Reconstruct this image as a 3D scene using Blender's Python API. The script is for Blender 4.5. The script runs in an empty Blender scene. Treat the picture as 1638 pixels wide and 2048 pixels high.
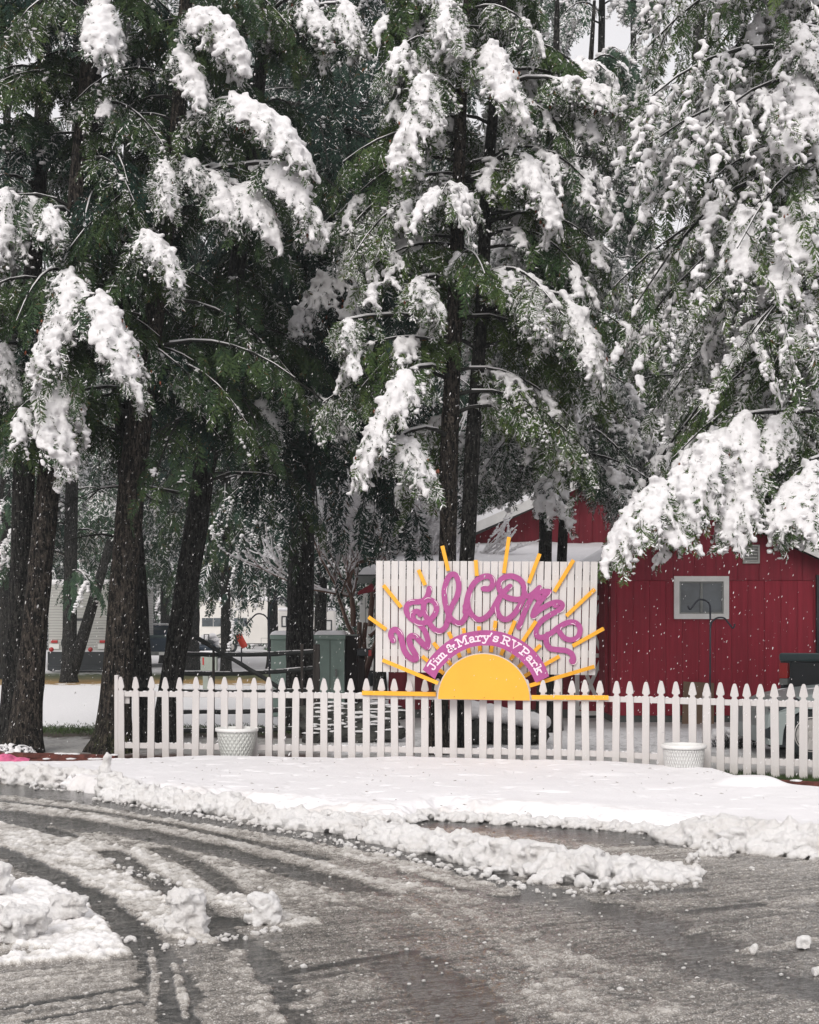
import bpy, math, random
import numpy as np
from mathutils import Vector, Matrix
SC = bpy.context.scene
COL = SC.collection
FP, HZ, CX, EYE = 2800.0, 1250.0, 819.0, 1.8     # focal length in photo px, horizon row, centre column, eye height

def P(u, v, y):
    return Vector(((u - CX) / FP * y, y, EYE + (HZ - v) / FP * y))
def G(u, v, z=0.0):
    y = FP * (EYE - z) / (v - HZ)
    return Vector(((u - CX) / FP * y, y, z))
def D(v):
    return FP * EYE / (v - HZ)

# ---------------------------------------------------------------- camera, light, sky
cam = bpy.data.cameras.new('camera'); co = bpy.data.objects.new('camera', cam); COL.objects.link(co)
co.location = (0, 0, EYE); co.rotation_euler = (math.radians(90), 0, 0)
cam.sensor_fit = 'VERTICAL'; cam.sensor_height = 36.0; cam.lens = FP / 2048 * 36
cam.shift_y = (HZ - 1024) / 2048; cam.clip_start = 0.1; cam.clip_end = 2000
SC.camera = co
SUN_EL, SUN_ROT = math.radians(36), math.radians(196)
w = bpy.data.worlds.new('World'); SC.world = w; w.use_nodes = True
nt = w.node_tree; bg = nt.nodes['Background']
sky = nt.nodes.new('ShaderNodeTexSky'); sky.sky_type = 'NISHITA'; sky.sun_disc = False
sky.sun_elevation = SUN_EL; sky.sun_rotation = SUN_ROT; sky.air_density = 1.0; sky.dust_density = 4.0; sky.ozone_density = 1.0
hs = nt.nodes.new('ShaderNodeHueSaturation'); hs.inputs['Saturation'].default_value = 0.15
mx = nt.nodes.new('ShaderNodeMix'); mx.data_type = 'RGBA'; mx.inputs[0].default_value = 0.72
mx.inputs[7].default_value = (9.0, 8.75, 9.0, 1)
nt.links.new(sky.outputs[0], hs.inputs['Color']); nt.links.new(hs.outputs[0], mx.inputs[6])
nt.links.new(mx.outputs[2], bg.inputs['Color']); bg.inputs['Strength'].default_value = 0.088
sl = bpy.data.lights.new('sun', 'SUN'); sl.energy = 1.45; sl.angle = math.radians(32); sl.color = (1.0, 0.96, 0.9)
so = bpy.data.objects.new('sun', sl); COL.objects.link(so)
# the sky's sun: rotation measured from +Y towards +X
sd = Vector((math.sin(SUN_ROT) * math.cos(SUN_EL), math.cos(SUN_ROT) * math.cos(SUN_EL), math.sin(SUN_EL)))
so.rotation_euler = sd.to_track_quat('Z', 'Y').to_euler(); so.location = sd * 60
vs = SC.view_settings; vs.view_transform = 'Standard'; vs.look = 'None'; vs.exposure = 0.48; vs.gamma = 1.0
SC.render.engine = 'CYCLES'
cy = SC.cycles; cy.max_bounces = 7; cy.diffuse_bounces = 4; cy.glossy_bounces = 3; cy.transparent_max_bounces = 4
cy.use_denoising = True
try: cy.denoiser = 'OPENIMAGEDENOISE'
except Exception: pass
cy.caustics_reflective = False; cy.caustics_refractive = False

# ---------------------------------------------------------------- thin haze volume added to lift the blacks
me = bpy.data.meshes.new('haze'); _a = [(x, y, z) for x in (-190, 190) for y in (-12, 180) for z in (-1.1, 62)]
me.from_pydata(_a, [], [(0, 1, 3, 2), (4, 6, 7, 5), (0, 4, 5, 1), (2, 3, 7, 6), (0, 2, 6, 4), (1, 5, 7, 3)])
m = bpy.data.materials.new('haze'); m.use_nodes = True; n = m.node_tree; n.nodes.remove(n.nodes['Principled BSDF'])
v = n.nodes.new('ShaderNodeVolumePrincipled'); v.inputs['Color'].default_value = (.90, .95, .96, 1); v.inputs['Density'].default_value = 0.0008
n.links.new(v.outputs[0], n.nodes['Material Output'].inputs['Volume']); me.materials.append(m)
o = bpy.data.objects.new('haze', me); COL.objects.link(o); o['kind'] = 'stuff'; cy.volume_bounces = 0
# ---------------------------------------------------------------- materials
class NT:
    def __init__(s, name):
        s.m = bpy.data.materials.new(name); s.m.use_nodes = True; s.t = s.m.node_tree
        s.b = s.t.nodes['Principled BSDF']; s._tc = None
    def n(s, typ, **kw):
        x = s.t.nodes.new(typ)
        for k, v in kw.items(): setattr(x, k, v)
        return x
    def l(s, a, b): s.t.links.new(a, b)
    def obj(s):
        if s._tc is None: s._tc = s.n('ShaderNodeTexCoord')
        return s._tc.outputs['Object']
    def mapping(s, scale=(1, 1, 1), rot=(0, 0, 0)):
        m = s.n('ShaderNodeMapping'); m.inputs['Scale'].default_value = scale; m.inputs['Rotation'].default_value = rot
        s.l(s.obj(), m.inputs['Vector']); return m.outputs[0]
    def noise(s, scale, detail=4, rough=.55, vec=None):
        x = s.n('ShaderNodeTexNoise'); x.inputs['Scale'].default_value = scale
        x.inputs['Detail'].default_value = detail; x.inputs['Roughness'].default_value = rough
        s.l(vec if vec is not None else s.obj(), x.inputs['Vector']); return x.outputs['Fac']
    def ramp(s, fac, stops):
        r = s.n('ShaderNodeValToRGB'); e = r.color_ramp.elements
        while len(e) < len(stops): e.new(0.5)
        for i, (p, c) in enumerate(stops):
            e[i].position = p; e[i].color = (*c, 1) if not isinstance(c, (int, float)) else (c, c, c, 1)
        s.l(fac, r.inputs[0]); return r.outputs[0]
    def mix(s, fac, a, b, blend='MIX'):
        m = s.n('ShaderNodeMix', data_type='RGBA', blend_type=blend)
        for i, x in ((0, fac), (6, a), (7, b)):
            if isinstance(x, (int, float)): m.inputs[i].default_value = x if i == 0 else (x, x, x, 1)
            elif isinstance(x, (tuple, list)): m.inputs[i].default_value = (*x, 1)
            else: s.l(x, m.inputs[i])
        return m.outputs[2]
    def math(s, op, a, b=None, clamp=False):
        m = s.n('ShaderNodeMath', operation=op, use_clamp=clamp)
        for i, x in ((0, a), (1, b)):
            if x is None: continue
            if isinstance(x, (int, float)): m.inputs[i].default_value = x
            else: s.l(x, m.inputs[i])
        return m.outputs[0]
    def bump(s, h, strength=.3, dist=.01):
        b = s.n('ShaderNodeBump'); b.inputs['Strength'].default_value = strength; b.inputs['Distance'].default_value = dist
        s.l(h, b.inputs['Height']); s.l(b.outputs[0], s.b.inputs['Normal'])
    def base(s, x):
        if isinstance(x, (tuple, list)): s.b.inputs['Base Color'].default_value = (*x, 1)
        else: s.l(x, s.b.inputs['Base Color'])
    def set(s, rough=.6, spec=.3, metal=0):
        s.b.inputs['Roughness'].default_value = rough; s.b.inputs['Specular IOR Level'].default_value = spec
        s.b.inputs['Metallic'].default_value = metal; return s
    def attr(s, name):
        a = s.n('ShaderNodeAttribute'); a.attribute_name = name; return a.outputs['Fac']
    def geo(s): return s.n('ShaderNodeNewGeometry')

def paint(name, c, rough=.5, var=.12, scale=6, spec=.3, metal=0, bump=.15, bs=60, stretch=(1, 1, 1)):
    k = NT(name); k.set(rough, spec, metal)
    n = k.noise(scale, 5, .6, k.mapping(stretch))
    dk = tuple(x * (1 - var * 1.6) for x in c); lt = tuple(min(1, x * (1 + var)) for x in c)
    k.base(k.ramp(n, [(.3, dk), (.7, lt)]))
    if bump: k.bump(k.noise(bs, 3, .6, k.mapping(stretch)), bump, .005)
    return k.m

M = {}
M['white_wood'] = paint('white_wood', (.59, .56, .55), .55, .05, 9, stretch=(1, 1, .25))
M['board_white'] = paint('board_white', (.63, .60, .585), .6, .05, 5, stretch=(3, 1, .3))
M['trim_white'] = paint('trim_white', (.72, .71, .69), .6, .06, 5)
M['yellow'] = paint('yellow_paint', (.88, .42, .035), .5, .05, 12)
M['sun_yellow'] = paint('sun_yellow', (.90, .42, .045), .55, .025, 3)
M['magenta'] = paint('magenta_paint', (.40, .083, .26), .5, .06, 6)
M['pinkwhite'] = paint('pink_white', (.86, .70, .78), .5, .03, 6)
M['shine'] = paint('shine_line', (.88, .74, .80), .4, .02, 6)
M['planter'] = paint('planter_resin', (.58, .585, .56), .5, .05, 6, bump=0)
M['planter2'] = paint('planter_resin_white', (.72, .715, .70), .5, .05, 6, bump=0)
M['cabinet'] = paint('cabinet_green', (.25, .33, .29), .5, .10, 2.0)
M['cabinet_dark'] = paint('cabinet_dark', (.018, .012, .012), .8, .2, 2.5)
M['black'] = paint('black_paint', (.012, .016, .02), .35, .15, 3, spec=.5)
M['navy'] = paint('navy_paint', (.012, .03, .055), .3, .15, 3, spec=.5)
M['rubber'] = paint('rubber', (.014, .018, .02), .8, .2, 20)
M['metal'] = paint('alloy', (.5, .48, .46), .35, .08, 12, metal=.7)
M['silver'] = paint('silver_paint', (.30, .34, .335), .35, .05, 3, metal=.35, bump=0)
M['truck_grey'] = paint('truck_grey', (.055, .085, .09), .45, .1, 3)
M['iron'] = paint('black_iron', (.012, .014, .022), .5, .2, 30)
M['glass'] = paint('window_glass', (.06, .075, .085), .06, .45, 1.6, spec=.8, bump=0)  # strong tone variation paints faint reflections into the panes
M['rv_white'] = paint('trailer_white', (.70, .69, .66), .5, .06, 1.2, bump=0)
M['rv_cream'] = paint('trailer_cream', (.72, .69, .65), .5, .05, 1.0, bump=0)
M['red_lens'] = paint('red_lens', (.42, .018, .018), .25, .1, 8, spec=.6)
M['red_flag'] = paint('red_plastic', (.72, .06, .03), .5, .1, 6)
M['cardboard'] = paint('brown_board', (.16, .105, .07), .8, .12, 3)
M['concrete'] = paint('concrete', (.10, .105, .10), .9, .2, 4, bump=.4, bs=30)
M['pole_wood'] = paint('weathered_log', (.045, .038, .035), .85, .35, 10, bump=.6, bs=18, stretch=(2, 2, .3))
M['pole_wood_x'] = paint('weathered_rail', (.03, .032, .032), .85, .35, 10, bump=.6, bs=18, stretch=(.3, 2, 2))
M['rock'] = paint('dark_rock', (.05, .05, .045), .85, .45, 5, bump=.6, bs=12)
M['timber'] = paint('red_timber', (.10, .03, .022), .85, .45, 9, bump=.5, bs=20)
M['pink_rock'] = paint('painted_pink_rock', (.62, .13, .26), .6, .25, 14, bump=.5, bs=14)
M['galv'] = paint('grey_metal', (.22, .23, .22), .5, .15, 4)
M['mesh_grey'] = paint('vent_grey', (.42, .42, .40), .5, .1, 6)
M['pedestal'] = paint('pedestal_grey', (.30, .33, .29), .6, .08, 4)
M['bark_tan'] = paint('tan_bark', (.17, .105, .08), .85, .3, 9, bump=.5, bs=24, stretch=(2, 2, .5))

def dirty_white(name, c):
    k = NT(name); k.set(.55, .3); n = k.noise(9, 5, .6, k.mapping((1, 1, .25)))
    col = k.ramp(n, [(.3, tuple(x * .92 for x in c)), (.7, c)]); sp = k.n('ShaderNodeSeparateXYZ'); k.l(k.obj(), sp.inputs[0])
    low = k.ramp(k.math('ADD', sp.outputs[2], k.math('MULTIPLY', k.noise(14, 5, .7), .22)), [(.10, .5), (.26, 0.0)])
    wear = k.ramp(k.noise(5, 6, .7, k.mapping((3, 3, .4))), [(.62, 0.0), (.72, .35)])
    col = k.mix(k.math('MAXIMUM', low, wear), col, (.33, .30, .26)); k.base(col); k.bump(k.noise(60, 3, .6, k.mapping((1, 1, .2))), .2, .005); return k.m
M['white_wood'] = dirty_white('white_wood', (.60, .57, .56))
def snow_mat(name, c=(.86, .845, .86), dirt=0.0, bs=26, st=.35):
    k = NT(name); k.set(.75, .25)
    a = k.noise(5, 6, .62)
    col = k.ramp(a, [(.3, tuple(x * .94 for x in c)), (.65, c)])
    if dirt:
        d = k.noise(3.1, 7, .68)
        col = k.mix(k.ramp(d, [(.45, 0.0), (.72, dirt)]), col, (.42, .36, .30))
    k.base(col)
    k.b.inputs['Subsurface Weight'].default_value = 0.0
    if dirt:
        sp = k.n('ShaderNodeSeparateXYZ'); k.l(k.obj(), sp.inputs[0])
        lo = k.ramp(k.math('ADD', sp.outputs[2], k.math('MULTIPLY', k.noise(9, 5, .7), .14)), [(.03, .6), (.11, 0.0)])
        col = k.mix(lo, col, (.40, .36, .32))
    k.base(col)
    h = k.math('ADD', k.noise(bs, 6, .7), k.math('MULTIPLY', k.noise(bs * 4, 3, .6), .5))
    k.bump(h, st, .03)
    return k.m
M['snow'] = snow_mat('fresh_snow')
M['snow_tree'] = snow_mat('bough_snow', (.83, .815, .825), 0, 22, .6)
M['snow_dirty'] = snow_mat('plowed_snow', (.86, .845, .84), .3, 34, .75)

def bark(name, c1, c2, moss=False):
    k = NT(name); k.set(.92, .15)
    v = k.mapping((7, 7, 1.6))
    n = k.noise(2.2, 7, .7, v); n2 = k.noise(22, 4, .6)
    col = k.ramp(n, [(.32, c1), (.68, c2)])
    if moss:
        z = k.n('ShaderNodeSeparateXYZ'); k.l(k.obj(), z.inputs[0])
        mm = k.math('MULTIPLY', k.ramp(z.outputs[2], [(.0, 1.0), (.55, 0.0)]), k.ramp(k.noise(4, 5, .6), [(.42, 0.0), (.6, 1.0)]))
        col = k.mix(mm, col, (.05, .065, .012))
    n3 = k.noise(9, 5, .75, k.mapping((3.2, 3.2, .8)))
    col = k.mix(k.ramp(n3, [(.46, 1.0), (.54, 0.0)]), col, (.006, .006, .006))       # deep cracks
    col = k.mix(k.ramp(k.noise(30, 3, .7, k.mapping((1, 1, .5))), [(.56, 0.0), (.66, .6)]), col, tuple(min(1, x * 2.1) for x in c2))   # scuffed flakes
    sp = k.ramp(k.noise(20, 3, .7), [(.665, 0.0), (.70, .75)])    # snow caught in the bark
    col = k.mix(sp, col, (.6, .6, .6))
    k.base(col); k.bump(k.math('ADD', k.math('ADD', n, k.math('MULTIPLY', n2, .4)), k.math('MULTIPLY', n3, 1.2)), 1.0, .07)
    return k.m
M['bark'] = bark('dark_bark', (.016, .017, .017), (.065, .060, .055))
M['bark_brown'] = bark('brown_bark', (.022, .020, .018), (.105, .086, .072))
M['bark_moss'] = bark('mossy_bark', (.022, .020, .018), (.100, .082, .068), True)
M['limb'] = paint('limb_bark', (.022, .022, .02), .9, .4, 8)

def leaf(name, dark, light, brown=(.13, .06, .025)):
    k = NT(name); k.set(.7, .2)
    t = k.attr('tone')
    col = k.ramp(t, [(0.0, dark), (.55, tuple((a + b) / 2 for a, b in zip(dark, light))), (.93, light), (.97, brown)])
    col = k.mix(k.attr('snow'), col, (.80, .79, .80))
    k.base(col)
    return k.m
M['leaf_dark'] = leaf('dark_fir_needles', (.008, .027, .022), (.030, .060, .034))
M['leaf'] = leaf('cedar_foliage', (.013, .038, .024), (.072, .108, .030))
M['leaf_olive'] = leaf('olive_cedar_foliage', (.020, .050, .024), (.095, .140, .036))
M['leaf_grey'] = leaf('grey_green_foliage', (.020, .046, .032), (.062, .105, .050))

# ---------------------------------------------------------------- object helpers
def tag(o, label=None, cat=None, group=None, kind=None):
    if label: o['label'] = label
    if cat: o['category'] = cat
    if group: o['group'] = group
    if kind: o['kind'] = kind
    return o
def thing(name, loc, label, cat, group=None):
    o = bpy.data.objects.new(name, None); COL.objects.link(o); o.location = loc; o.empty_display_size = .2
    return tag(o, label, cat, group)
def wloc(o):
    p = Vector((0, 0, 0))
    while o is not None: p += o.location; o = o.parent
    return p
class MB:
    """collects geometry in world coordinates, links it as one mesh object"""
    def __init__(s): s.v = []; s.f = []
    def add(s, vs, fs):
        o = len(s.v); s.v += [tuple(x) for x in vs]; s.f += [tuple(i + o for i in f) for f in fs]; return s
    def box(s, x0, x1, y0, y1, z0, z1):
        return s.add([(x, y, z) for x in (x0, x1) for y in (y0, y1) for z in (z0, z1)],
                     [(0, 1, 3, 2), (4, 6, 7, 5), (0, 4, 5, 1), (2, 3, 7, 6), (0, 2, 6, 4), (1, 5, 7, 3)])
    def obox(s, c, size, R):
        c = Vector(c); hs = Vector(size) / 2
        vs = [c + R @ Vector((x * hs.x, y * hs.y, z * hs.z)) for x in (-1, 1) for y in (-1, 1) for z in (-1, 1)]
        return s.add(vs, [(0, 1, 3, 2), (4, 6, 7, 5), (0, 4, 5, 1), (2, 3, 7, 6), (0, 2, 6, 4), (1, 5, 7, 3)])
    def bar(s, a, b, w, d):
        """rectangular bar from a to b; w across in the picture plane, d deep along y"""
        a, b = Vector(a), Vector(b); t = (b - a).normalized(); dd = Vector((0, 1, 0)); n = t.cross(dd).normalized()
        vs = []
        for p in (a, b):
            for i, j in ((-1, -1), (1, -1), (1, 1), (-1, 1)): vs.append(p + n * (i * w / 2) + dd * (j * d / 2))
        return s.add(vs, [(0, 1, 2, 3), (7, 6, 5, 4), (0, 4, 5, 1), (1, 5, 6, 2), (2, 6, 7, 3), (3, 7, 4, 0)])
    def prism(s, poly, y0, y1, R=None, o=None):
        """polygon in x,z extruded between y0 and y1"""
        n = len(poly); vs = [(p[0], y0, p[1]) for p in poly] + [(p[0], y1, p[1]) for p in poly]
        if R is not None: vs = [Vector(o) + R @ Vector(q) for q in vs]
        return s.add(vs, [tuple(range(n)), tuple(range(2 * n - 1, n - 1, -1))] + [(i, i + n, (i + 1) % n + n, (i + 1) % n) for i in range(n)])
    def tube(s, pts, r, n=8, cap=True, wob=None):
        pts = [Vector(p) for p in pts]; m = len(pts)
        if not hasattr(r, '__len__'): r = [r] * m
        vs = []; ref = Vector((0, 0, 1)); fs = []
        for i, p in enumerate(pts):
            t = (pts[min(i + 1, m - 1)] - pts[max(i - 1, 0)]); t = t.normalized() if t.length > 1e-9 else Vector((0, 0, 1))
            ref = Vector((0, 1, 0)) if abs(t.z) > .75 else Vector((0, 0, 1))
            a = t.cross(ref).normalized(); b = t.cross(a)
            if abs(t.z) > .75 and t.z < 0: b = -b
            for k in range(n):
                an = 2 * math.pi * k / n; rr = r[i] * (1 if wob is None else wob(i, k))
                vs.append(p + a * (math.cos(an) * rr) + b * (math.sin(an) * rr))
        for i in range(m - 1):
            for k in range(n):
                k2 = (k + 1) % n; fs.append((i * n + k, i * n + k2, (i + 1) * n + k2, (i + 1) * n + k))
        if cap: fs += [tuple(range(n))[::-1], tuple((m - 1) * n + k for k in range(n))]
        return s.add(vs, fs)
    def lathe(s, prof, c, n=32, axis='z', caps=True):
        """profile [(r, h)] turned about an axis through c"""
        vs = []; fs = []; m = len(prof); c = Vector(c)
        for r, h in prof:
            for k in range(n):
                a = 2 * math.pi * k / n; x, y = r * math.cos(a), r * math.sin(a)
                vs.append(c + Vector((x, y, h) if axis == 'z' else ((x, h, y) if axis == 'y' else (h, x, y))))
        for i in range(m - 1):
            for k in range(n):
                k2 = (k + 1) % n; fs.append((i * n + k, i * n + k2, (i + 1) * n + k2, (i + 1) * n + k))
        if caps and prof[0][0] > 1e-4: fs.append(tuple(range(n))[::-1])
        if caps and prof[-1][0] > 1e-4: fs.append(tuple((m - 1) * n + k for k in range(n)))
        return s.add(vs, fs)
    def build(s, name, mat, parent=None, smooth=False, bevel=0, fix=False):
        me = bpy.data.meshes.new(name); o = bpy.data.objects.new(name, me)
        off = wloc(parent) if parent is not None else Vector((0, 0, 0))
        me.from_pydata([(a - off.x, b - off.y, c - off.z) for a, b, c in s.v], [], s.f)
        me.materials.append(M[mat] if isinstance(mat, str) else mat)
        if fix:
            import bmesh
            bm = bmesh.new(); bm.from_mesh(me); bmesh.ops.recalc_face_normals(bm, faces=bm.faces); bm.to_mesh(me); bm.free()
        if smooth: me.shade_smooth()
        COL.objects.link(o)
        if parent is not None: o.parent = parent
        if bevel:
            b = o.modifiers.new('edge', 'BEVEL'); b.width = bevel; b.segments = 2; b.limit_method = 'ANGLE'
        return o
def np_mesh(name, V, Fa, mat, parent=None, smooth=False, attrs=None):
    """V (n,3), Fa (m,k) index array"""
    me = bpy.data.meshes.new(name); V = np.asarray(V, np.float32); Fa = np.asarray(Fa, np.int32)
    if parent is not None: V = V - np.array(wloc(parent), np.float32)
    m, k = Fa.shape
    me.vertices.add(len(V)); me.vertices.foreach_set('co', V.ravel())
    me.loops.add(m * k); me.loops.foreach_set('vertex_index', Fa.ravel())
    me.polygons.add(m); me.polygons.foreach_set('loop_start', np.arange(0, m * k, k, dtype=np.int32))
    if smooth: me.polygons.foreach_set('use_smooth', np.ones(m, bool))
    else: me.polygons.foreach_set('use_smooth', np.zeros(m, bool))
    me.update(calc_edges=True)
    for an, dom, arr in (attrs or []):
        a = me.attributes.new(an, 'FLOAT', dom); a.data.foreach_set('value', np.asarray(arr, np.float32))
    me.materials.append(M[mat] if isinstance(mat, str) else mat)
    o = bpy.data.objects.new(name, me); COL.objects.link(o)
    if parent is not None: o.parent = parent
    return o

# ---------------------------------------------------------------- noise on arrays
def _h(ix, iy, iz, seed):
    n = (ix.astype(np.int64) * 374761393 + iy.astype(np.int64) * 668265263 + iz.astype(np.int64) * 2147483647 + seed * 974634777) & 0xffffffff
    n = ((n ^ (n >> 13)) * 1274126177) & 0xffffffff
    return ((n ^ (n >> 16)) & 0xffff) / 65535.0
def vnoise(x, y, z=None, seed=0):
    x = np.asarray(x, float); y = np.asarray(y, float); z = np.zeros_like(x) if z is None else np.asarray(z, float)
    ix, iy, iz = np.floor(x), np.floor(y), np.floor(z); fx, fy, fz = x - ix, y - iy, z - iz
    fx, fy, fz = (f * f * (3 - 2 * f) for f in (fx, fy, fz)); r = 0
    for a in (0, 1):
        for b in (0, 1):
            for c in (0, 1):
                r = r + _h(ix + a, iy + b, iz + c, seed) * (fx if a else 1 - fx) * (fy if b else 1 - fy) * (fz if c else 1 - fz)
    return r
def fbm(x, y, z=None, oct=4, seed=0, gain=.5):
    r = 0; a = 1; t = 0
    for o in range(oct):
        k = 2.03 ** o; r = r + a * vnoise(x * k, y * k, None if z is None else z * k, seed + o); t += a; a *= gain
    return r / t
def ico(n):
    import bmesh
    bm = bmesh.new(); bmesh.ops.create_icosphere(bm, subdivisions=n, radius=1)
    V = np.array([v.co[:] for v in bm.verts], np.float32); Fa = np.array([[v.index for v in f.verts] for f in bm.faces], np.int32)
    bm.free(); return V, Fa
ICO1, ICO2, ICO3 = ico(1), ico(2), ico(3)
def blobs_np(B, base, seed=0, jit=.25):
    """B rows: x y z rx ry rz -> merged lumpy spheres"""
    B = np.asarray(B, np.float32); V0, F0 = base; n = len(B)
    rng = np.random.default_rng(seed)
    j = 1 + jit * (rng.random((n, len(V0), 1), dtype=np.float32) - .5) * 2
    V = B[:, None, :3] + V0[None] * B[:, None, 3:6] * j
    Fa = F0[None] + (np.arange(n, dtype=np.int32) * len(V0))[:, None, None]
    return V.reshape(-1, 3), Fa.reshape(-1, 3)
def fuse(name, V, Fa, mat, voxel, parent=None, rough=.0, rs=8.0, seed=3, smooth_it=0):
    """voxel-fuse overlapping lumps into one skin, then roughen it"""
    me = bpy.data.meshes.new('tmp'); me.vertices.add(len(V)); me.vertices.foreach_set('co', np.asarray(V, np.float32).ravel())
    m, k = Fa.shape; me.loops.add(m * k); me.loops.foreach_set('vertex_index', np.asarray(Fa, np.int32).ravel())
    me.polygons.add(m); me.polygons.foreach_set('loop_start', np.arange(0, m * k, k, dtype=np.int32)); me.update(calc_edges=True)
    o = bpy.data.objects.new('tmp', me); COL.objects.link(o)
    r = o.modifiers.new('r', 'REMESH'); r.mode = 'VOXEL'; r.voxel_size = voxel
    if smooth_it:
        sm = o.modifiers.new('s', 'SMOOTH'); sm.factor = .5; sm.iterations = smooth_it
    dg = bpy.context.evaluated_depsgraph_get(); dg.update()
    ev = o.evaluated_get(dg); m2 = bpy.data.meshes.new_from_object(ev, depsgraph=dg)
    bpy.data.objects.remove(o); bpy.data.meshes.remove(me)
    nv = len(m2.vertices); X = np.empty(nv * 3, np.float32); m2.vertices.foreach_get('co', X); X = X.reshape(-1, 3)
    if rough:
        N = np.empty(nv * 3, np.float32); m2.vertices.foreach_get('normal', N); N = N.reshape(-1, 3)
        h = fbm(X[:, 0] * rs + 31, X[:, 1] * rs + 17, X[:, 2] * rs + 5, 3, seed) - .5
        X = X + N * (h * 2 * rough)[:, None]
    if parent is not None: X = X - np.array(wloc(parent), np.float32)
    m2.vertices.foreach_set('co', X.astype(np.float32).ravel()); m2.update(); m2.name = name
    m2.materials.clear(); m2.materials.append(M[mat] if isinstance(mat, str) else mat); m2.shade_smooth()
    ob = bpy.data.objects.new(name, m2); COL.objects.link(ob)
    if parent is not None: ob.parent = parent
    return ob
def crom(pts, step=6):
    """Catmull-Rom through 2D or 3D points"""
    Q = [np.array(p, float) for p in pts]; Q = [2 * Q[0] - Q[1]] + Q + [2 * Q[-1] - Q[-2]]; out = []
    for i in range(1, len(Q) - 2):
        p0, p1, p2, p3 = Q[i - 1:i + 3]
        for s in range(step):
            t = s / step
            out.append(.5 * ((2 * p1) + (p2 - p0) * t + (2 * p0 - 5 * p1 + 4 * p2 - p3) * t * t + (3 * p1 - p0 - 3 * p2 + p3) * t ** 3))
    out.append(Q[-2]); return out
M['limb_screw'] = paint('rusty_screw', (.10, .04, .02), .6, .2, 20)
# ================================================================ picket fence
FU = [243, 273, 302, 332, 361, 391, 421, 449, 478, 508, 538, 563, 591, 619, 648, 676, 704, 733, 761.5, 790, 819.5, 850, 878, 907,
      937, 966, 995, 1024, 1054, 1085, 1115, 1142, 1172, 1201, 1232, 1262, 1292, 1323, 1354, 1386, 1415, 1441.5, 1468, 1495, 1522.5, 1551, 1580, 1607, 1634, 1661, 1688]
def fence_v(u): return float(np.interp(u, [235, 761, 1200, 1412, 1608, 1700], [1517, 1526, 1535.8, 1548, 1557.5, 1562]))
def fence_y(u): return D(fence_v(u))
fence = thing('picket_fence', G(243, fence_v(243)), 'white painted picket fence with pointed gothic pickets along the snowy verge', 'fence')
def picket_poly(w, h):
    r = [(.010, h), (.020, h - .012), (.032, h - .05), (.042, h - .095), (w / 2 + .003, h - .135), (w / 2 + .001, h - .150), (.030, h - .158),
         (.027, h - .170), (.030, h - .182), (w / 2, h - .196), (w / 2, 0)]
    return [(x, z) for x, z in r] + [(-x, z) for x, z in r[::-1]]
rnd = random.Random(4)
for i, u in enumerate(FU):
    y = fence_y(u); x = (u - CX) / FP * y; u2 = FU[min(i + 1, len(FU) - 1)]; u1 = FU[max(i - 1, 0)]
    a = math.atan2(fence_y(u2) - fence_y(u1), (u2 - CX) / FP * fence_y(u2) - (u1 - CX) / FP * fence_y(u1))
    R = Matrix.Rotation(a, 3, 'Z') @ Matrix.Rotation(rnd.uniform(-.013, .013), 3, 'Y')
    MB().prism(picket_poly(.094 + rnd.uniform(-.002, .002), 1.105 + rnd.uniform(-.008, .008)), -.021, 0, R, (x, y, 0.0)).build('picket', 'white_wood', fence, bevel=.003)
FT = [(232, 0)] + [(u, 0) for u in (538, 819, 1115, 1415)] + [(1700, 0)]
for h0, h1, nm in ((.835, .905, 'rail'), (.14, .215, 'rail')):
    for (ua, _), (ub, _) in zip(FT[:-1], FT[1:]):
        ya, yb = fence_y(ua) + .002, fence_y(ub) + .002; xa, xb = (ua - CX) / FP * ya, (ub - CX) / FP * yb
        dz = 0.0
        m = MB(); us = [ua] + [u for u in FU if ua + 5 < u < ub - 5] + [ub]; ring = []
        for u in us:
            y = fence_y(u) + .002; x = (u - CX) / FP * y; ring += [(x, y, h0), (x, y, h1), (x, y + .035, h1), (x, y + .035, h0)]
        nu = len(us); m.add(ring, [(3, 2, 1, 0), tuple(4 * nu - 4 + k for k in range(4))] + [(4 * i + k, 4 * i + (k + 1) % 4, 4 * i + 4 + (k + 1) % 4, 4 * i + 4 + k) for i in range(nu - 1) for k in range(4)])
        rail = m.build(nm, 'white_wood', fence, bevel=.003, fix=True)
        B = []; n = int(abs(xb - xa) / .035)
        for k in range(n):
            t = (k + rnd.random()) / n
            if rnd.random() < .75 and vnoise(np.array([t * 9 + h0 * 40]), np.array([ua]))[0] > .3:
                uu = ua + (ub - ua) * t; yy_ = fence_y(uu) + .002; B.append(((uu - CX) / FP * yy_, yy_ + .018 + rnd.uniform(-.006, .006), h1 + .002, .028 * rnd.uniform(.6, 1.3), .017, rnd.uniform(.006, .016)))
        V, Fa = blobs_np(B, ICO1, 5); np_mesh('snow', V, Fa, 'snow_tree', rail, True)
for u, nm in ((538, 'post'), (1115, 'post'), (1415, 'post'), (1690, 'post')):
    y = fence_y(u) + .045; x = (u - CX) / FP * y
    MB().box(x - .045, x + .045, y, y + .09, 0, .98).build(nm, 'white_wood', fence, bevel=.004)
yy = fence_y(233) - .02; xx = (232.5 - CX) / FP * yy
MB().box(xx - .024, xx + .024, yy - .01, yy + .085, 0, 1.125).build('post', 'white_wood', fence, bevel=.004)
MB().box(xx + .10, xx + .17, fence_y(250) + .04, fence_y(250) + .06, .74, .834).build('bracket', 'white_wood', fence)

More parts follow.
